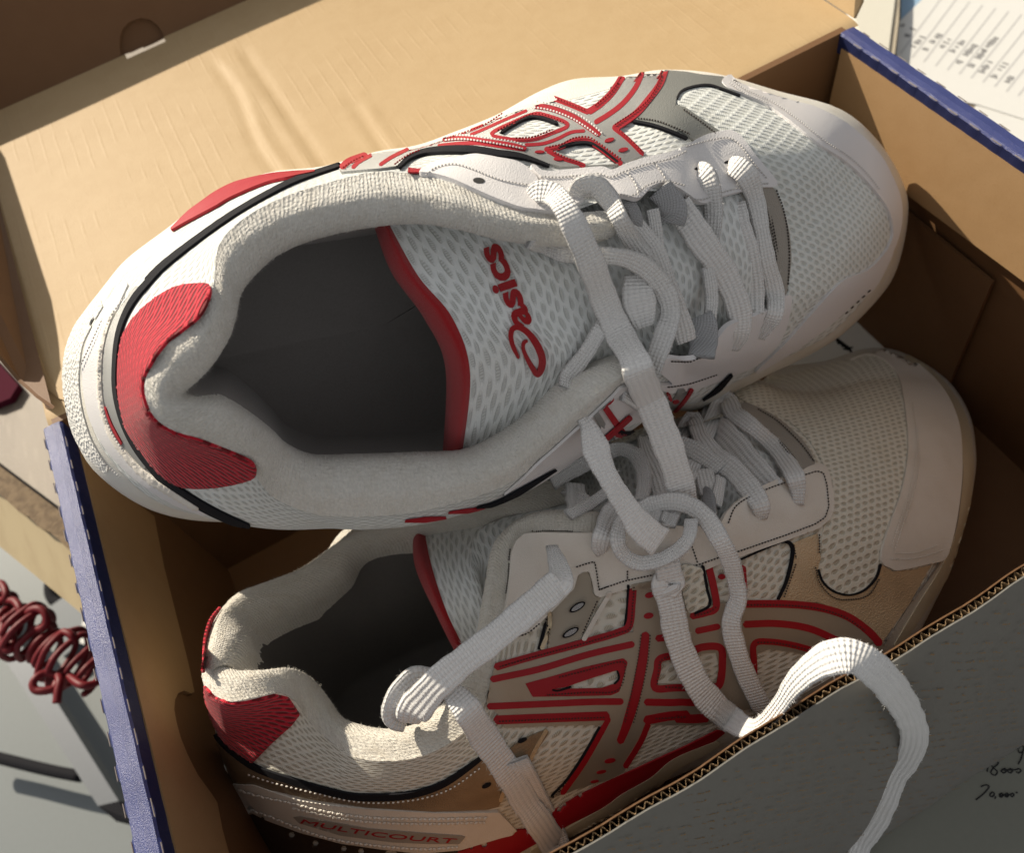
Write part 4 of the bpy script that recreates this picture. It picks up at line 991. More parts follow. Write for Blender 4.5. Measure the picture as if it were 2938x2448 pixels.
poly(L, 'lace_panel', 'd:900,1150 945,1012 1035,975 1068,1050 1085,1195 1120,1232 1170,1225 1060,1440 960,1640 800,1690 640,1743 660,1550 690,1365', M['silver_l'], 0.06, 0.05, base='upper', add=True, smooth=False)
strip(L, 'leather_edge', 'd:1255,1190 1130,1400 990,1650', 45, M['leather_low'], 0.08, 0.05)
strip(L, 'strap_edge', 'd:668,1390 650,1560 580,1735', 40, M['gold'], 0.09, 0.06); strip(L, 'black_binding', 'd:622,1490 590,1620 555,1740', 24, M['black'], 0.07, 0.04)
for s, r in (('d:932,1330', -32), ('d:864,1578', -30)):
    blob(L, 'vent_hole', s, 90, 34, r, M['black'], 0.085, 0.02); blob(L, 'vent_hole', s, 70, 22, r, M['webbing'], 0.095, 0.02)
# big side emblem
poly(L, 'side_emblem', '8:1768,125 1900,100 1995,85 2040,300 2100,260 9:190,250 400,215 650,222 850,240 1020,292 1150,382 1232,482 1130,470 1010,470 860,540 720,740 560,868 440,870 300,905 190,965 0,968 8:1880,965 1830,1055 1720,1245 1640,1290 1450,1345 1275,1408 1380,1300 1480,1180 1590,1000 1615,968 1300,975 1000,988 955,900 890,832 915,720 940,618 1180,568 1480,480 1778,408', M['silver_l'], 0.06, 0.05,
     holes=('8:1292,755 1370,742 1520,690 1680,640 1692,690 1660,722 1580,748', '8:1930,610 2000,575 9:60,548 240,532 256,600 250,700 180,722 0,722 8:1918,722', '9:490,535 560,512 700,528 830,562 848,600 720,740 565,862 482,850 474,700'), smooth=False, uvdir=(1, -0.2), step=11)
poly(L, 'mesh_window', '9:25,20 140,20 165,60 192,240 110,288 62,262', M['knit_low'], 0.075, 0.02, uvdir=(1, -0.75))
for pth, w in (('8:1778,125 1768,250 1752,370 1690,412 1480,475 1180,556 945,622', 44), ('8:1772,484 1500,548 1200,638 925,694', 40), ('8:905,856 1200,846 1500,832 1705,828', 40), ('8:950,938 1250,928 1615,914', 54), ('8:1625,930 1570,1030 1470,1200 1345,1375', 32), ('8:1850,420 1830,580 1790,780 1735,960 1692,1068', [46, 56, 60, 58, 44]),
               ('8:1850,938 1990,912 2100,905', 54), ('8:1862,962 1815,1070 1725,1215', 34), ('9:0,925 100,928 185,922', 52), ('8:1850,830 2000,832 9:20,830 130,832', 42), ('8:1920,448 2000,438', 42), ('9:125,402 255,374', 38),
               ('9:405,240 650,243 850,264 1020,316 1150,405 1222,482', 46), ('9:396,20 405,140 402,235', 40), ('9:412,362 600,358 800,390 980,468', 42), ('9:470,760 468,600 468,480 560,466 700,486 860,530', 38), ('9:95,312 180,292 240,262 228,150 195,10', 42)):
    strip(L, 'red_stripe', pth, w, M['red'], 0.070, 0.015, base='upper')
strip(L, 'red_stripe', '8:1905,745 1918,640 1940,568 2100,540 9:150,500 262,500 278,580 262,720 200,742 0,745', 44, M['red'], 0.070, 0.015, closed=True)
poly(L, 'red_stripe', '8:1122,722 1270,682 1480,622 1715,568 1742,592 1690,770 1640,792 1400,798 1165,802', M['red'], 0.070, 0.015, holes=('8:1292,755 1370,742 1520,690 1680,640 1692,690 1660,722 1580,748',), smooth=False)
for s, a, b, r in (('8:1876,185', 30, 17, -15), ('8:1868,310', 30, 18, -12), ('9:274,76', 22, 16, -10), ('8:1632,1178', 34, 13, -12), ('8:1580,1245', 30, 9, -12), ('8:1540,1302', 26, 7, -10)): blob(L, 'red_dot', s, a, b, r, M['red'], 0.085)
strip(L, 'black_binding', '8:1748,130 1742,260 1728,378', 16, M['black'], 0.06, 0.04); strip(L, 'black_binding', '8:1575,985 1480,1150 1380,1300 1285,1402', 16, M['black'], 0.06, 0.04)
strip(L, 'black_binding', '9:160,10 185,150 200,245 110,296', 16, M['black'], 0.09, 0.04); strip(L, 'black_binding', '8:1285,758 1320,765 1400,742', 12, M['black'], 0.075, 0.03); strip(L, 'black_binding', '8:1680,645 1690,690 1660,724', 10, M['black'], 0.075, 0.03)
# bronze saddle, piping, heel strip with the printed word
poly(L, 'bronze_saddle', 'i:60,215 130,290 330,430 480,500 700,570 1000,650 1200,668 1500,652 1750,575 1950,445 2080,340 2180,440 2180,560 2200,680 2180,730 2100,752 1700,768 1200,738 800,682 500,612 200,558 120,420', M['bronze'], 0.06, 0.06, smooth=False)
poly(L, 'bronze_saddle', '8:960,1225 1060,1090 1260,1000 1190,1130 1130,1240 1010,1330', M['bronze'], 0.06, 0.05)
strip(L, 'strap_edge', '8:1250,1000 1190,1100 1120,1230 1010,1340 975,1420', 22, M['gold'], 0.08, 0.05)
for s in ('8:1105,1060', '8:893,1326'): blob(L, 'vent_hole', s, 30, 12, -25, M['black'], 0.085, 0.02)
strip(L, 'piping', 'i:55,195 170,310 330,425 480,490 700,560 1000,640 1200,660 1500,645 1750,568 1950,440 2078,342', [26, 34, 40, 46, 46, 46, 46, 46, 44, 40, 24], M['black'], 0.09, 0.05)
poly(L, 'heel_strip', 'i:185,562 350,566 520,625 700,682 950,718 1200,742 1700,772 2180,768 2250,840 2330,930 2200,960 1900,1050 1600,1078 1300,1045 1000,1002 700,922 450,832 330,775 280,825 235,800 205,720', M['leather_low'], 0.09, 0.09, smooth=False)
poly(L, 'heel_spur', '7:1350,1190 1380,1250 1405,1330 1450,1430 1512,1505 1495,1530 1470,1525 1435,1470 1395,1345', M['rubber'], 0.12, 0.08)
poly(L, 'dark_counter', 'i:285,820 340,790 450,845 700,935 1000,1015 1300,1058 1600,1092 1880,1075 1900,1160 1500,1200 900,1200 300,1200 240,1000', M['bronze_dark'] if 'bronze_dark' in M else M['bronze'], 0.05, 0.05, smooth=False)
poly(L, 'word_label', 'i:650,800 700,792 1200,880 1600,915 1900,936 1930,948 1885,1000 1650,998 1380,985 1000,935 690,842', M['trim'], 0.115, 0.02, smooth=False)
a = P('i:700,842')[0][0]; b = P('i:1865,992')[0][0]; 
def curve_place(q):
    t = (q[0]-a[0])/(b[0]-a[0]); return L.hit((q[0], q[1]+9.5*math.sin(math.pi*min(1, max(0, t)))))
letters('MULTICOURT', a, (b[0]-a[0], b[1]-a[1]), (4, -19), curve_place, M['red'], L.root, 'printed_word', 0.128, 0.0, shear=0.15, sub=0.3)
poly(L, 'red_midsole', '8:700,1743 900,1662 1060,1602 1200,1592 1300,1482 1450,1392 1640,1302 1900,1182 2100,1092 9:100,1075 250,1000 300,1010 200,1090 0,1195 8:1900,1272 1740,1362 1640,1442 1400,1562 1080,1743 900,1850', M['red'], 0.05, 0.04, smooth=False)
strip(L, 'midsole_edge', '9:250,1080 0,1200 8:1900,1312 1720,1418 1630,1485 1420,1605 1180,1750', [40, 66, 72, 76, 76, 76, 76], M['cream'], 0.06, 0.05)
poly(L, 'heel_patch', '7:1236,735 1300,802 1390,836 1480,828 1650,784 1740,804 1806,905 1765,965 1640,1082 1530,1196 1440,1140 1345,1062 1290,960 1252,850', M['redknit'], 0.06, 0.05, uvdir=(1, 0.25), puff=0.03, smooth=False, base='upper')
strip(L, 'heel_patch', '7:1322,262 1272,335 1240,440 1228,560 1228,660', [10, 22, 22, 18, 12], M['redknit'], 0.05, 0.04, base='upper')
strip(L, 'sole_rim', '9:1330,500 1490,250 6:1685,1640 1748,1300 1758,1060 1728,860 1640,690 1510,550 1390,470', [40, 60, 64, 66, 66, 64, 60, 50, 30], M['cream'], 0.03, 0.04)
strip(L, 'sole_groove', '9:1250,485 1405,245 6:1648,1600 1715,1260 1716,1040 1688,880 1590,670 1440,520', 12, M['trim'], 0.04, 0.03)
st = Stitch(L, M['dthread'])
st.row('b:1858,822 1950,795 2000,810 2025,900 2040,1060 2015,1140 1940,1192 1700,1282 1380,1392 1250,1432 1080,1492 860,1545 640,1592 500,1622 330,1680 305,1690', 0.03, 9, smooth=False)
st.row('b:1760,862 1560,935 1420,1000 1330,1070 1280,1190', 0.03, 9); st.row('b:985,1285 1010,1360 1055,1490', 0.03, 9); st.row('b:525,1540 525,1610', 0.03, 8)
st.row('d:920,942 1000,915 1105,885 1125,1000 1148,1165 1230,1130', 0.03, 9, smooth=False)
st.row('d:490,590 620,597 760,597 900,602', 0.03, 6, 0.5); st.row('d:282,760 270,900 262,1050 240,1200', 0.03, 7); st.row('d:690,1385 670,1500 630,1600', 0.13, 9); st.row('d:1130,1260 1050,1430 970,1600', 0.13, 9); st.row('d:300,1625 430,1590 560,1490', 0.13, 10)
st.row('b:1490,340 1640,430 1760,540 1850,640 1920,740', 0.12, 8); st.row('b:1400,385 1540,480 1660,590 1760,720', 0.12, 8)
st.row('6:855,1540 855,1660', 0.11, 8); st.row('9:830,20 858,120 940,205 1040,218 1150,190 1215,90', 0.11, 7, smooth=True); st.row('9:715,0 672,120 640,210', 0.11, 8); st.row('6:700,1600 715,1690', 0.11, 8)
st.done('dark_stitching')
st = Stitch(L, M['leather_low'])
for p in ('6:1420,760 1440,950 1432,1100 1395,1290 1340,1450 1280,1620', '6:1440,900 1452,1100 1415,1300 1360,1460 1300,1640', '6:1300,1660 1430,1655 1560,1610', '6:1280,1690 1430,1688 1590,1640'): st.row(p, 0.155, 8, 0.6, 0.04)
for p in ('i:240,595 400,640 640,690 900,752 1200,795 1600,810 2100,800', 'i:640,725 900,785 1200,828 1600,845 2080,835', 'i:330,745 500,800 640,860 900,950 1200,1000 1600,1035 1880,1020'): st.row(p, 0.135, 13, 0.85, 0.06, 0.12)
st.row('i:300,480 480,540 800,620 1150,690 1500,680 1800,600 2050,430', 0.10, 14, 0.5)
st.done()
st = Stitch(L, M['rthread2'] if 'rthread2' in M else M['dthread'])
for p in ('8:1782,130 1772,250 1755,385 1690,415 1480,480 1180,560 960,622', '8:1320,685 1480,645 1690,590 1725,620 1680,760 1480,775 1250,790', '8:960,945 1250,935 1600,922', '8:1822,420 1800,580 1765,760 1720,950', '8:1876,420 1858,600 1815,800 1770,960', '8:1900,925 2090,912', '9:420,245 650,250 850,272 1010,325 1130,405', '9:480,470 580,470 720,495 850,530', '8:1915,730 1925,640 1950,570 2090,545', '8:1960,740 2090,745', '9:105,310 200,285 245,250'):
    st.row(p, 0.105, 9, 0.45)
st.done('dark_stitching')
# ------------------------------------------------------------------ level of the crossed laces: a sheet stretched between the two eyestays
def bridge(sh, pairs, drop=0.12):
    T = sh.rows[3]; A = [T[a]-sh.u*drop for a, b in pairs]; B = [T[b]-sh.u*drop for a, b in pairs]
    g = grid_surface([A, [(a+b)/2+sh.u*0.10 for a, b in zip(A, B)], B], 4, 5, False); v, f = list(sh.V), list(sh.F); k = len(v); C_ = len(g[0])
    v += [p for r in g for p in r]; f += [(k+i*C_+j, k+i*C_+j+1, k+(i+1)*C_+j+1, k+(i+1)*C_+j) for i in range(len(g)-1) for j in range(C_-1)]
    sh.parts['bridge'] = BVHTree.FromPolygons(v, f)
bridge(U, [(13, 30), (14, 29), (15, 28), (16, 26), (17, 25), (18, 24)]); bridge(L, [(10, 28), (11, 27), (12, 25), (13, 23), (14, 22)])
# ------------------------------------------------------------------ laces and lace loops of the upper shoe
def loop(sh, s, w, **kw):
    pr = P(s, True)
    pts = []
    for t in pr:
        p, n = sh.hit(t[0], None, 'bridge'); pts.append((p+n*(t[1] if len(t) > 2 else 0.1), w/t[-1]))
    return lace(sh.root, pts, name='lace_loop', thick=0.10, fullw=0.72, mat=M['webbing'])
loop(U, 'a:1020,300,0.05 1065,400,0.20 1100,480,0.18 1115,550,0.0', 190)
loop(U, 'a:770,390,0.08 800,470,0.16 825,540,0.14 835,600,0.0', 90)
loop(U, 'a:1325,1570,0.10 1330,1450,0.14 1335,1330,0.12 1330,1250,0.0', 195)
lace_on(U, 'a:1590,400,170,-0.15 1625,560,170,-0.1 1680,720,165,-0.08 1725,950,165,-0.08 1735,1100,160,-0.1 1740,1230,150,-0.2')
lace_on(U, 'a:1385,880,80,0.1 1405,1000,85,0.15 1415,1120,90,0.15 1405,1230,90,0.2 1390,1320,90,0.2')
lace_on(U, 'a:965,450,90,0.15 985,560,95,0.15 1000,680,70,0.1 1015,800,60,0.1')
lace_on(U, 'a:1325,150,110,-0.05 1345,185,150,0.28 1390,260,150,0.35 1420,420,130,0.35 1425,570,125,0.2 1410,720,120,0.0 1385,850,110,-0.1', sgn=-1)
lace_on(U, 'a:1555,105,110,-0.05 1600,135,150,0.3 1680,215,150,0.4 1735,380,130,0.4 1780,600,110,0.35 1820,830,120,0.35 1880,1060,130,0.35 1885,1220,120,0.3 1830,1330,100,0.2 1785,1410,70,-0.05')
lace_on(U, 'a:1160,420,190,0.1 1240,540,200,0.25 1340,700,200,0.35 1460,870,190,0.4 1560,1060,180,0.4 1620,1240,170,0.32 1625,1380,140,0.22 1590,1500,80,-0.05')
lace_on(U, 'a:830,530,90,0.1 915,640,110,0.2 985,740,110,0.3 1040,870,110,0.3 1090,1020,110,0.3 1150,1190,130,0.25 1195,1330,150,0.2 1225,1440,140,0.05')
lace_on(U, 'a:860,950,180,-0.1 865,1080,230,0.0 890,1200,220,-0.05 920,1330,150,-0.2')
lace_on(U, 'a:60,690,70,0.05 170,745,90,0.3 300,795,110,0.5 450,805,120,0.6 620,800,120,0.5 790,830,130,0.5 940,920,145,0.5 1050,1070,150,0.5 1090,1230,150,0.45 1050,1400,150,0.35 990,1570,150,0.3 930,1720,140,0.2', sgn=-1)
lace_on(U, 'a:385,350,110,-0.02 440,290,140,0.35 540,290,150,0.5 640,390,140,0.55 720,540,125,0.4 815,700,130,0.35 910,830,130,0.3 1000,960,120,0.25 1060,1080,100,0.2', sgn=-1)
lace_on(U, 'a:600,1290,100,0.3 555,1380,110,0.35 480,1500,115,0.35 400,1610,120,0.3 345,1720,110,0.25 320,1800,90,0.1')
# the long lace that drops to the lower shoe's knot
def mixed(s, **kw):
    """crop:x,y,width,offset,shoe(0 upper, 1 lower)"""
    pts = []
    for t in P(s, True):
        q, k = t[0], t[-1]; sh = L if t[3] else U
        p, n = sh.hit(q, None, 'bridge'); d = ray(q).normalized(); pts.append((p-d*t[2], t[1]/k))
    return lace(U.root, pts, **kw)
mixed('a:60,345,110,-0.05,0 110,315,150,0.3,0 215,330,160,0.55,0 320,440,170,0.75,0 420,640,190,0.75,0 520,870,200,0.75,0 610,1120,200,0.75,0 720,1370,205,0.7,0 840,1580,210,0.65,0 b:620,80,230,0.8,0 700,280,220,0.9,0')
k0 = None
def probe(q, sh):
    p, n = sh.hit(P(q)[0][0], None, 'bridge'); return p
# depth along the hanging strand: from the upper shoe's collar down to the knot on the lower eyestay
def strand(par, s, **kw):
    """crop:x,y,width,t with depth running from the first to the last point (t 0..1); ends given as points"""
    return None
def span(par, s, A, B, sag=0.0, **kw):
    """a free run seen at crop:x,y,width between world depths of points A and B"""
    pr = P(s, True); n = len(pr); pts = []
    dA = -(A-CAMC).dot(ROWS[2]); dB = -(B-CAMC).dot(ROWS[2])
    for i, t in enumerate(pr):
        f = i/(n-1); d = dA+(dB-dA)*f-sag*math.sin(math.pi*f); r = ray(t[0]); pts.append((CAMC+r*d, t[1]/t[-1]))
    return lace(par, pts, **kw)
up = lambda p, o: p+(CAMC-p).normalized()*o
kn = probe('b:760,1260', L)
A = up(probe('b:680,280', U), 0.9); B = up(probe('b:960,1000', L), 0.7)
span(U.root, 'b:690,240,215 760,420,220 830,600,215 890,780,205 935,940,200 960,1060,190', A, B)
A = up(probe('b:205,400', U), 0.02); B = up(kn, 0.75)
span(U.root, 'b:190,390,70 235,470,130 280,600,190 330,740,170 420,910,150 510,1050,170 600,1180,200 690,1270,220 770,1330,230', A, B, sag=0.3)
lace_on(U, 'b:490,210,60,0.02 540,240,90,0.1 600,270,110,0.1')
# ------------------------------------------------------------------ laces of the lower shoe
loop(L, 'b:1150,1180,0.12 1130,1090,0.28 1115,1020,0.25 1100,960,0.05', 90)
lace_on(L, 'b:1130,420,190,-0.2 1230,500,200,-0.12 1320,590,205,-0.1 1430,720,200,-0.1 1560,860,190,-0.12 1640,930,170,-0.25')
lace_on(L, 'b:1095,790,130,0.1 1120,880,140,0.12 1145,990,130,0.1'); lace_on(L, 'b:1225,850,50,0.1 1205,960,50,0.12 1185,1060,45,0.1')
lace_on(L, 'b:630,540,60,0.1 680,680,120,0.2 750,830,150,0.25 800,980,160,0.2 830,1080,140,0.1')
lace_on(L, 'b:930,370,90,0.1 990,430,110,0.3 1080,560,120,0.4 1180,690,150,0.35 1330,810,160,0.35 1450,950,160,0.3 1520,1060,140,0.25 1535,1150,70,-0.05')
lace_on(L, 'b:900,590,120,0.25 1010,640,130,0.3 1120,710,130,0.3 1230,790,110,0.25')
lace_on(L, 'b:1140,265,100,0.12 1230,300,130,0.3 1330,380,130,0.4 1460,480,120,0.4 1600,600,115,0.42 1700,720,125,0.42 1770,830,135,0.35 1800,940,110,0.25 1808,1045,70,-0.05')
lace_on(L, 'b:1170,290,100,0.15 1080,300,90,0.1')
lace_on(L, 'b:-40,880,110,0.4 100,820,110,0.55 230,755,115,0.7 350,700,110,0.8 470,660,100,0.85 580,700,110,0.8 640,800,110,0.7 650,920,100,0.55 630,1040,100,0.5', sgn=-1)
lace_on(L, 'b:60,930,60,0.3 180,1010,60,0.3 260,1060,50,0.25'); lace_on(L, 'b:130,900,140,0.15 140,1000,150,0.2 150,1090,140,0.1')
lace_on(L, 'b:80,1130,50,0.3 240,1060,70,0.4 380,970,90,0.5 460,900,90,0.4')
lace_on(L, 'b:470,1060,150,0.5 400,1160,165,0.45 345,1270,150,0.35 325,1350,130,0.2 330,1410,80,-0.05')
# knot: a ring and the strand that runs on
E1 = 0.45
lace_on(L, 'b:1000,1190,95,0.75 975,1290,95,0.6 890,1390,100,0.5 760,1460,105,0.45 610,1480,105,0.45 500,1420,105,0.5 450,1310,105,0.6 480,1200,100,0.7 560,1120,100,0.7', sgn=-1)
lace_on(L, 'b:620,1110,120,0.55 720,1070,130,0.7 850,1055,130,0.9 980,1085,130,0.95 1100,1170,135,0.9 1200,1300,135,0.75 1280,1450,130,0.6 1325,1600,125,0.5 1350,1740,120,0.45 9:330,350,110,0.4 365,520,110,0.4 430,690,110,0.35 500,830,110,0.3 545,920,90,0.25', sgn=-1)
# the strand that leaves the knot, runs down the flank and out over the front wall
run = []
for t in P('b:800,1400,180,0.15 830,1520,190,0.3 850,1640,200,0.35 8:1975,120,165,0.4 2010,270,150,0.4 9:5,420,150,0.45 60,580,150,0.5 140,740,155,0.55 240,860,160,0.6 350,950,150,0.65', True):
    p, n = L.hit(t[0], None, 'bridge'); run.append((up(p, t[2]), t[1]/t[-1]))
for t in P('9:450,1000,115,12.0 540,960,95,12.7 630,850,90,13.4 700,745,110,14.0 800,645,150,14.6 930,570,185,15.0 1070,560,200,15.1 1200,640,195,14.7 1310,760,190,13.6 1400,900,165,11.8 1440,1040,150,9.4 1405,1170,125,7.0 1325,1290,115,5.0 1270,1420,125,3.4 1200,1560,130,2.0 1120,1690,110,0.9 1090,1800,110,0.3', True):
    fp = onplane(t[0], Vector((0, -0.155, BH)), Vector((0, -13.36, 2.95)).normalized()); fd = -(fp-CAMC).dot(ROWS[2])
    p = atz(t[0], t[2]); pd = -(p-CAMC).dot(ROWS[2])
    if t[2] < 12 and pd > fd-0.35: p = CAMC+ray(t[0])*(fd-0.35)
    run.append((p, t[1]/t[-1]))
lace(L.root, run)
# lace end tucked through the collar
def deep(s): 
    pts = []
    pr = P(s, True)
    for t in pr: pts.append((L.h(t[0], t[2]), t[1]/t[-1]))
    return lace(L.root, pts)
deep('d:690,745,100,9.15 8:1345,80,140,9.35 1300,140,165,9.4 1200,230,170,9.4 1060,350,165,9.3 900,480,165,9.1 740,600,170,8.9 600,720,180,8.6 510,820,190,8.2 445,900,190,7.8 425,950,130,7.4')
deep('8:560,690,110,8.0 470,690,130,8.2 390,750,130,8.2 335,840,120,8.0 330,930,110,7.6 400,970,90,7.2')
run = [(L.h(t[0], t[2]), t[1]/t[-1]) for t in P('8:650,740,110,8.2 720,810,140,8.0 790,900,160,7.7', True)]
for t in P('8:870,1030,170,0.35 960,1160,165,0.28 1050,1300,160,0.25 1130,1440,155,0.25 1220,1570,160,0.3 1310,1690,160,0.3 1380,1790,150,0.3', True):
    p, n = L.hit(t[0]); run.append((up(p, t[2]), t[1]/t[-1]))
lace(L.root, run)
# ------------------------------------------------------------------ desk, papers, floor
M['wood'] = None
mw_ = Mat('worn_wood', (0.25, 0.21, 0.165), 0.55, 0.3); mw_.mix(mw_.noise(0.35, 4, (1, 0.25, 1)).step(0.4, 0.7)*0.45, (0.13, 0.10, 0.075)); mw_.mix(mw_.noise(3, 4, (1, 0.2, 1)).step(0.5, 0.7)*0.35, (0.33, 0.28, 0.22)); mw_.bump(mw_.noise(8, 4), 0.02); M['wood'] = mw_.m
mw2 = Mat('pale_wood_edge', (0.40, 0.325, 0.20), 0.5, 0.3); mw2.mix(mw2.noise(1.2, 4, (1, 0.15, 1)).step(0.4, 0.7)*0.4, (0.30, 0.23, 0.135)); mw2.bump(mw2.noise(10, 3), 0.01); M['pale_wood'] = mw2.m
mw3 = Mat('chipped_board', (0.20, 0.145, 0.09), 0.8, 0.2); mw3.mix(mw3.noise(2.5, 5).step(0.4, 0.65)*0.6, (0.09, 0.062, 0.04)); mw3.bump(mw3.noise(6, 5), 0.06); M['chip'] = mw3.m
M['paper'] = plain('white_paper', (0.66, 0.66, 0.64), 0.7, 0.2, nsc=3, var=0.05); M['ink'] = plain('grey_ink', (0.20, 0.20, 0.21), 0.8, 0.1); M['pen'] = plain('black_pen', (0.02, 0.02, 0.022), 0.6, 0.3)
M['orange'] = plain('orange_print', (0.34, 0.20, 0.075), 0.7, 0.1); M['greypaper'] = plain('grey_newsprint', (0.27, 0.27, 0.23), 0.8, 0.15, nsc=5, var=0.1)
# desk: its left edge runs slantwise under the box
E0 = Vector((-9.6, 33.3, 0)); E1_ = Vector((-6.5, 27.55, 0)); ed = (E1_-E0).normalized(); en = Vector((ed.y, -ed.x, 0))
if en.x > 0: en = -en
pA = E0-ed*30; pB = E0+ed*75
desk = thing('desk', 'worn wooden desk with a chipped pale front edge under the shoe box', 'desk', (20, 20, 0))
slab('desktop', [pA, pB, pB+Vector((110, 0, 0)), pA+Vector((110, 40, 0))], (0, 0, 1), 2.4, M['wood'], desk)
def wob(a, b, n, amp):
    out = []
    for i in range(n+1):
        p = a.lerp(b, i/n); out.append(p+en*random.uniform(-amp, amp))
    return out
z1 = Vector((0, 0, -0.35)); z2 = Vector((0, 0, -0.75))
slab('chipped_edge', [pA-en*0.2+z1]+wob(pA+en*1.3+z1, pB+en*1.3+z1, 120, 0.10)+[pB-en*0.2+z1], (0, 0, 1), 1.6, M['chip'], desk)
slab('edge_band', [pA+en*0.9+z2]+[pA+en*3.4+z2+Vector((0, 0, -1.2)), pB+en*3.4+z2+Vector((0, 0, -1.2)), pB+en*0.9+z2], (en.x*0.5, en.y*0.5, 0.8), 0.8, M['pale_wood'], desk)
slab('dark_groove', [pA+en*0.03+Vector((0, 0, -0.02)), pB+en*0.03+Vector((0, 0, -0.02)), pB+en*0.14+Vector((0, 0, -0.3)), pA+en*0.14+Vector((0, 0, -0.3))], (en.x, en.y, 1), 0.1, M['black'], desk)
# newsprint sheet with handwriting in front of the box
sheet_ = boxm('newsprint_sheet', 6.5, 46, -24, -1.2, 0.004, 0.016, M['greypaper']); tag(sheet_, 'grey printed sheet with handwritten sums lying in front of the box', 'paper')
fn = Vector((0, -13.36, 2.95)).normalized(); fo = Vector((0, -0.155, BH-0.01))
v, f = [], []
q0 = onplane(PX('9:600,950')[0], fo, fn); d1 = (onplane(PX('9:900,920')[0], fo, fn)-q0).normalized(); d2 = fn.cross(d1)
for r in range(-40, 44):
    x = -13.0+random.uniform(0, 1)
    while x < 24:
        wl = random.uniform(0.15, 0.6)
        if random.random() < 0.72:
            c = q0+d1*x+d2*(r*0.36)
            if 0.3 < c.z < BH-0.35 and 1 < c.x < BL-0.5:
                nseg = max(2, int(wl/0.08))
                for s_ in range(nseg):
                    a0 = c+d1*(s_*wl/nseg)+d2*random.uniform(-0.03, 0.03); k = len(v); hh = random.uniform(0.02, 0.06); w_ = wl/nseg*random.uniform(0.4, 0.75)
                    v += [a0, a0+d1*w_+d2*0.01, a0+d1*w_+d2*hh, a0+d2*hh]; f.append((k, k+1, k+2, k+3))
        x += wl+random.uniform(0.1, 0.35)
v = [p+fn*(0.045-(p-fo).dot(fn)) for p in v]
mesh_obj('faded_print', v, f, M['orange'], fw, smooth=False, kind='stuff')
def pen(s, w=0.05):
    for seg in s.split('|'):
        pts = [atz(q, 0.02) for q in PX(seg)]; tube('handwriting', pts, w*0.5, M['pen'], sheet_, n=4, k=6)
pen('9:1878,1255 1884,1225 1900,1205|9:1946,1200 1922,1190 1900,1204 1914,1230 1940,1254 1926,1276 1900,1262 1914,1234 1940,1212 1948,1198|9:1965,1245 1985,1235 1995,1250 1980,1262 1965,1255 1965,1245 2000,1245 2020,1237 2032,1248 2020,1262 2005,1255 2005,1245 2050,1243 2070,1237 2082,1248 2068,1262 2052,1255|9:1840,1345 1870,1335 1890,1345 1860,1385 1810,1425|9:1895,1390 1910,1378 1922,1388 1910,1405 1895,1400 1897,1390|9:1930,1405 1925,1418|9:1950,1395 1965,1385 1975,1395 1965,1408 1952,1402 1985,1392 1998,1385 2008,1395 1998,1407 1985,1400 2018,1392 2032,1386 2040,1395 2028,1405 2018,1398|9:2050,1382 2062,1380|9:2060,1120 2080,1100 2100,1105 2095,1130 2075,1140 2065,1125|9:2100,1110 2085,1170 2065,1210')
# papers and a book beyond the right wall
bk_ = thing('notebook', 'cream covered notebook lying behind the right box wall', 'book', (48, 36, 0.1))
q = [atz(t, 1.0) for t in PX('h:60,180 110,0 90,-300 540,-300 545,0 470,590 480,900 200,640')]
slab('cover', q, (0, 0, 1), 0.9, plain('cream_cover', (0.62, 0.60, 0.52), 0.6, 0.3, nsc=2, var=0.08), bk_)
q = [atz(t, 0.85) for t in PX('h:470,590 545,0 548,-300 606,-300 600,0 590,250 545,620 490,900')]
slab('page_edges', q, (0, 0, 1), 0.8, plain('page_edges', (0.50, 0.44, 0.34), 0.8, 0.2, nsc=20, var=0.3), bk_)
q = [atz(t, 0.12) for t in PX('h:560,640 600,250 860,0 1100,-240 2900,-240 2900,1700 2100,1430 1560,1260 700,1080')]
ps = slab('printed_sheet', q, (0, 0, 1), 0.06, M['paper'], None); tag(ps, 'white printed sheet with ruled lines of small type beside the notebook', 'paper')
v, f = [], []
def bar(a, b, w, z=0.128):
    A_, B_ = atz(a, z), atz(b, z); t = (B_-A_).normalized(); s_ = Vector((t.y, -t.x, 0))*w/2; k = len(v); v.extend([A_-s_, A_+s_, B_+s_, B_-s_]); f.append((k, k+1, k+2, k+3))
for i in range(13):
    a = PX('h:%d,%d' % (610+i*142, 640+i*50+(i > 8)*10))[0]; b = PX('h:%d,%d' % (1130+i*165-(i*8), -60+i*38))[0]; bar(a, b, 0.10)
    c = PX('h:%d,%d' % (640+i*142, 655+i*50))[0]
mesh_obj('ruled_lines', v, f, plain('pale_rule', (0.52, 0.52, 0.52), 0.8, 0.1), ps, smooth=False, kind='stuff')
v, f = [], []
random.seed(9)
for (x0, y0, x1, y1) in ((685, 440, 710, 400), (730, 370, 800, 310), (760, 560, 890, 430), (900, 600, 930, 570), (960, 530, 1100, 400), (1100, 570, 1210, 460), (1225, 620, 1380, 480), (1300, 760, 1340, 720), (1370, 680, 1540, 510), (1540, 700, 1640, 590), (1610, 600, 1780, 440), (1450, 800, 1490, 760), (1580, 870, 1700, 730), (1730, 930, 1760, 890), (1800, 840, 1890, 750), (1890, 990, 1980, 890), (600, 330, 660, 280)):
    n = max(2, int(math.hypot(x1-x0, y1-y0)/24))
    for i in range(n):
        if random.random() < 0.12: continue
        t0 = i/n; t1 = (i+0.65)/n
        bar(PX('h:%g,%g' % (x0+(x1-x0)*t0, y0+(y1-y0)*t0))[0], PX('h:%g,%g' % (x0+(x1-x0)*t1, y0+(y1-y0)*t1))[0], random.uniform(0.22, 0.42), 0.132)
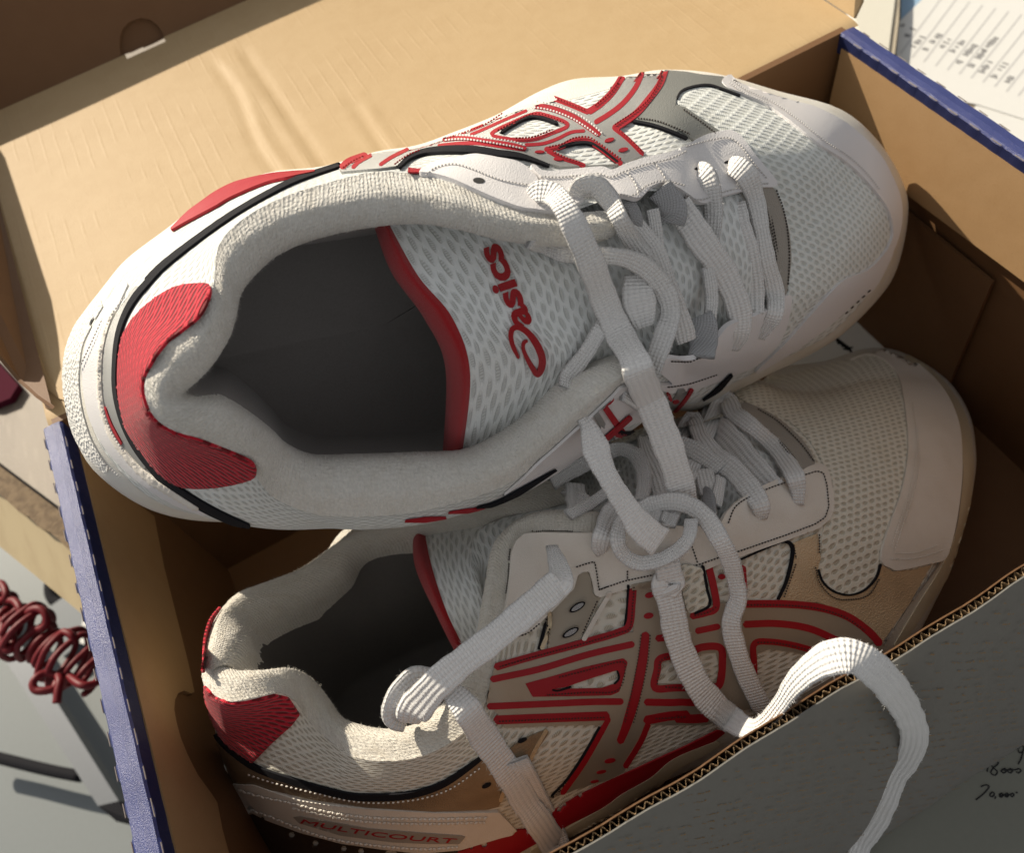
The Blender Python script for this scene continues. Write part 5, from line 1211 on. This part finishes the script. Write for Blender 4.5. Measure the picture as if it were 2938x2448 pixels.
mesh_obj('small_type', v, f, M['ink'], ps, smooth=False, kind='stuff')
q = [atz(t, 0.06) for t in PX('h:615,240 620,-200 1100,-240 860,0')]
bp = slab('blue_sheet', q, (0, 0, 1), 0.03, plain('pale_blue_paper', (0.28, 0.42, 0.58), 0.7, 0.2), None); tag(bp, 'pale blue sheet showing between notebook and printed sheet', 'paper')
q = [atz(t, 0.05) for t in PX('h:1530,1240 2100,1430 2900,1700 2900,2600 1900,2300 1400,1500')]
ws = slab('blank_sheet', q, (0, 0, 1), 0.03, M['paper'], None); tag(ws, 'blank white sheet under the edge of the printed sheet', 'paper')
q = [atz(t, 0.03) for t in PX('h:-60,170 60,180 220,420 560,700 900,1100 -100,600')]
ws2 = slab('white_scrap', q, (0, 0, 1), 0.02, M['paper'], None); tag(ws2, 'small white scrap of paper at the rear right box corner', 'paper')
# white label lying in the box under the upper shoe
q = [atz(t, 0.36) for t in PX('6:600,560 820,420 1100,235 1180,250 1300,420 1100,500 800,600')]
lb = slab('box_label', q, (0, 0, 1), 0.03, M['paper'], None); tag(lb, 'white printed label on the box floor between the two toes', 'label')
v, f = [], []
for i in range(7):
    a = P('6:%g,%g' % (965+i*13, 350+i*10))[0][0]; b = P('6:%g,%g' % (985+i*13, 395+i*9-(i % 2)*8))[0][0]; bar(a, b, 0.12, 0.37)
bar(P('6:1010,425')[0][0], P('6:1070,412')[0][0], 0.1, 0.37)
mesh_obj('small_type', v, f, M['pen'], lb, smooth=False, kind='stuff')
# ---- floor below the desk with what stands on it
FZ = -24.0
fl_ = boxm('floor', -150, 120, -120, 160, FZ-1, FZ, plain('grey_floor', (0.185, 0.205, 0.21), 0.5, 0.3, nsc=3, var=0.12)); fl_['kind'] = 'structure'
mt = plain('grey_steel', (0.12, 0.13, 0.145), 0.45, 0.5, 0.3, nsc=3, var=0.15)
a = atz(PX('f:75,1260')[0], FZ+3); b = atz(PX('g:1180,1180')[0], FZ+3); c_ = atz(PX('g:1430,1120')[0], FZ+3); d_ = atz(PX('f:270,1080')[0], FZ+3)
leg = thing('steel_bar', 'grey steel bar slanting across the floor below the desk', 'metal bar', (a+b)/2)
slab('bar', [a-(b-a)*0.6, b, c_, d_-(c_-d_)*0.6], (0, 0, 1), 1.2, mt, leg)
slab('foot_cap', [b, b+(b-a)*0.05+Vector((0.6, -0.8, -0.3)), c_+(b-a)*0.12, c_], (0, 0, 1), 1.6, M['black'], leg)
g_ = [atz(t, FZ+1.5) for t in PX('f:560,620 850,420 1010,500 1010,660 960,1030 760,1200 620,1000')]
bs = thing('dark_box', 'dark grey casing standing under the desk edge behind the red cord', 'case', g_[0]); slab('casing', g_, (0, 0, 1), 1.4, plain('dark_plastic', (0.10, 0.12, 0.14), 0.5, 0.4), bs)
g2 = [atz(t, FZ+1.55) for t in PX('f:1015,660 1040,700 1105,1080 960,1030 970,900')]; slab('white_rim', g2, (0, 0, 1), 0.3, M['paper'], bs)
c1 = tube('power_cable', [atz(t, FZ+2.2) for t in PX('g:-300,540 0,605 300,680 640,760 980,825')], 0.42, M['black']); tag(c1, 'thick black cable running across the floor to the steel bar', 'cable')
c2 = tube('power_cable', [atz(t, FZ+0.6) for t in PX('f:680,180 610,300 605,440 660,530 800,590 1000,650 1200,700')], 0.45, M['black']); tag(c2, 'black cable curling down beside the wooden desk edge', 'cable')
# red coiled cord hanging off the desk
rc = plain('red_cord_plastic', (0.15, 0.006, 0.011), 0.5, 0.3, nsc=6, var=0.2)
cord = thing('coiled_cord', 'dark red coiled phone cord bunched beside the left box wall', 'cord', atz(PX('f:600,900')[0], -6))
def cl(s, z=-6.0): return [atz(t[0], z+(t[1] if len(t) > 1 else 0)) for t in P(s)]
axis = cl('f:-250,700,0 0,800,0 150,800,0.3 320,900,0.2 520,1050,0 720,1180,0 950,1280,0 1180,1400,-0.3')
ax = cr_list(axis, 24); co = []
for i, p in enumerate(ax):
    t = (ax[min(i+1, len(ax)-1)]-ax[max(i-1, 0)]).normalized(); s_ = t.cross(Vector((0, 0, 1))).normalized(); u_ = s_.cross(t)
    ph = i*2*math.pi/12.0; r = 1.25+0.4*math.sin(i*0.11)+random.uniform(-0.12, 0.12)
    co.append(p+s_*math.cos(ph)*r+u_*math.sin(ph)*r*0.8)
tube('coil', co, 0.18, rc, cord, n=4, k=7)
for s in ('f:-120,330,0.6 0,310,0.8 60,380,1 75,470,1 30,520,0.8 -60,490,0.6', 'f:90,520,0.8 180,530,1 240,620,1.1 235,740,0.9 160,790,0.7 110,700,0.7', 'f:290,720,0.9 370,640,1.2 470,620,1.3 545,680,1.2 560,790,1 500,860,0.9 400,860,0.8', 'f:0,760,0.8 40,800,1 20,900,1.1 30,1010,1.1 70,1110,1.0 130,1110,0.9 160,1010,0.8 150,900,0.7', 'f:670,1420,0.8 540,1400,1 440,1450,1.2 395,1530,1.2 430,1600,1.1 530,1610,1 650,1580,0.8 690,1500,0.7', 'f:700,1420,0.8 720,1500,1.0 700,1620,1.0 685,1760,0.9', 'f:720,930,0.8 780,900,1.0 860,940,1.0 890,1020,0.8', 'f:820,1420,0.5 900,1490,0.8 1000,1545,0.9 1120,1530,0.6 1200,1480,0.4'):
    tube('loose_loop', cl(s), 0.22, rc, cord, n=6, k=8)
# maroon cloth at the far left edge
mc = [atz(t, 0.5) for t in PX('4:-200,380 -60,450 40,560 110,640 60,720 -40,760 -250,760')]
cloth = slab('maroon_cloth', mc, (0, 0, 1), 0.45, plain('maroon_cloth', (0.07, 0.008, 0.02), 0.9, 0.1), None); tag(cloth, 'dark maroon cloth in shadow under the left lid wall', 'cloth')
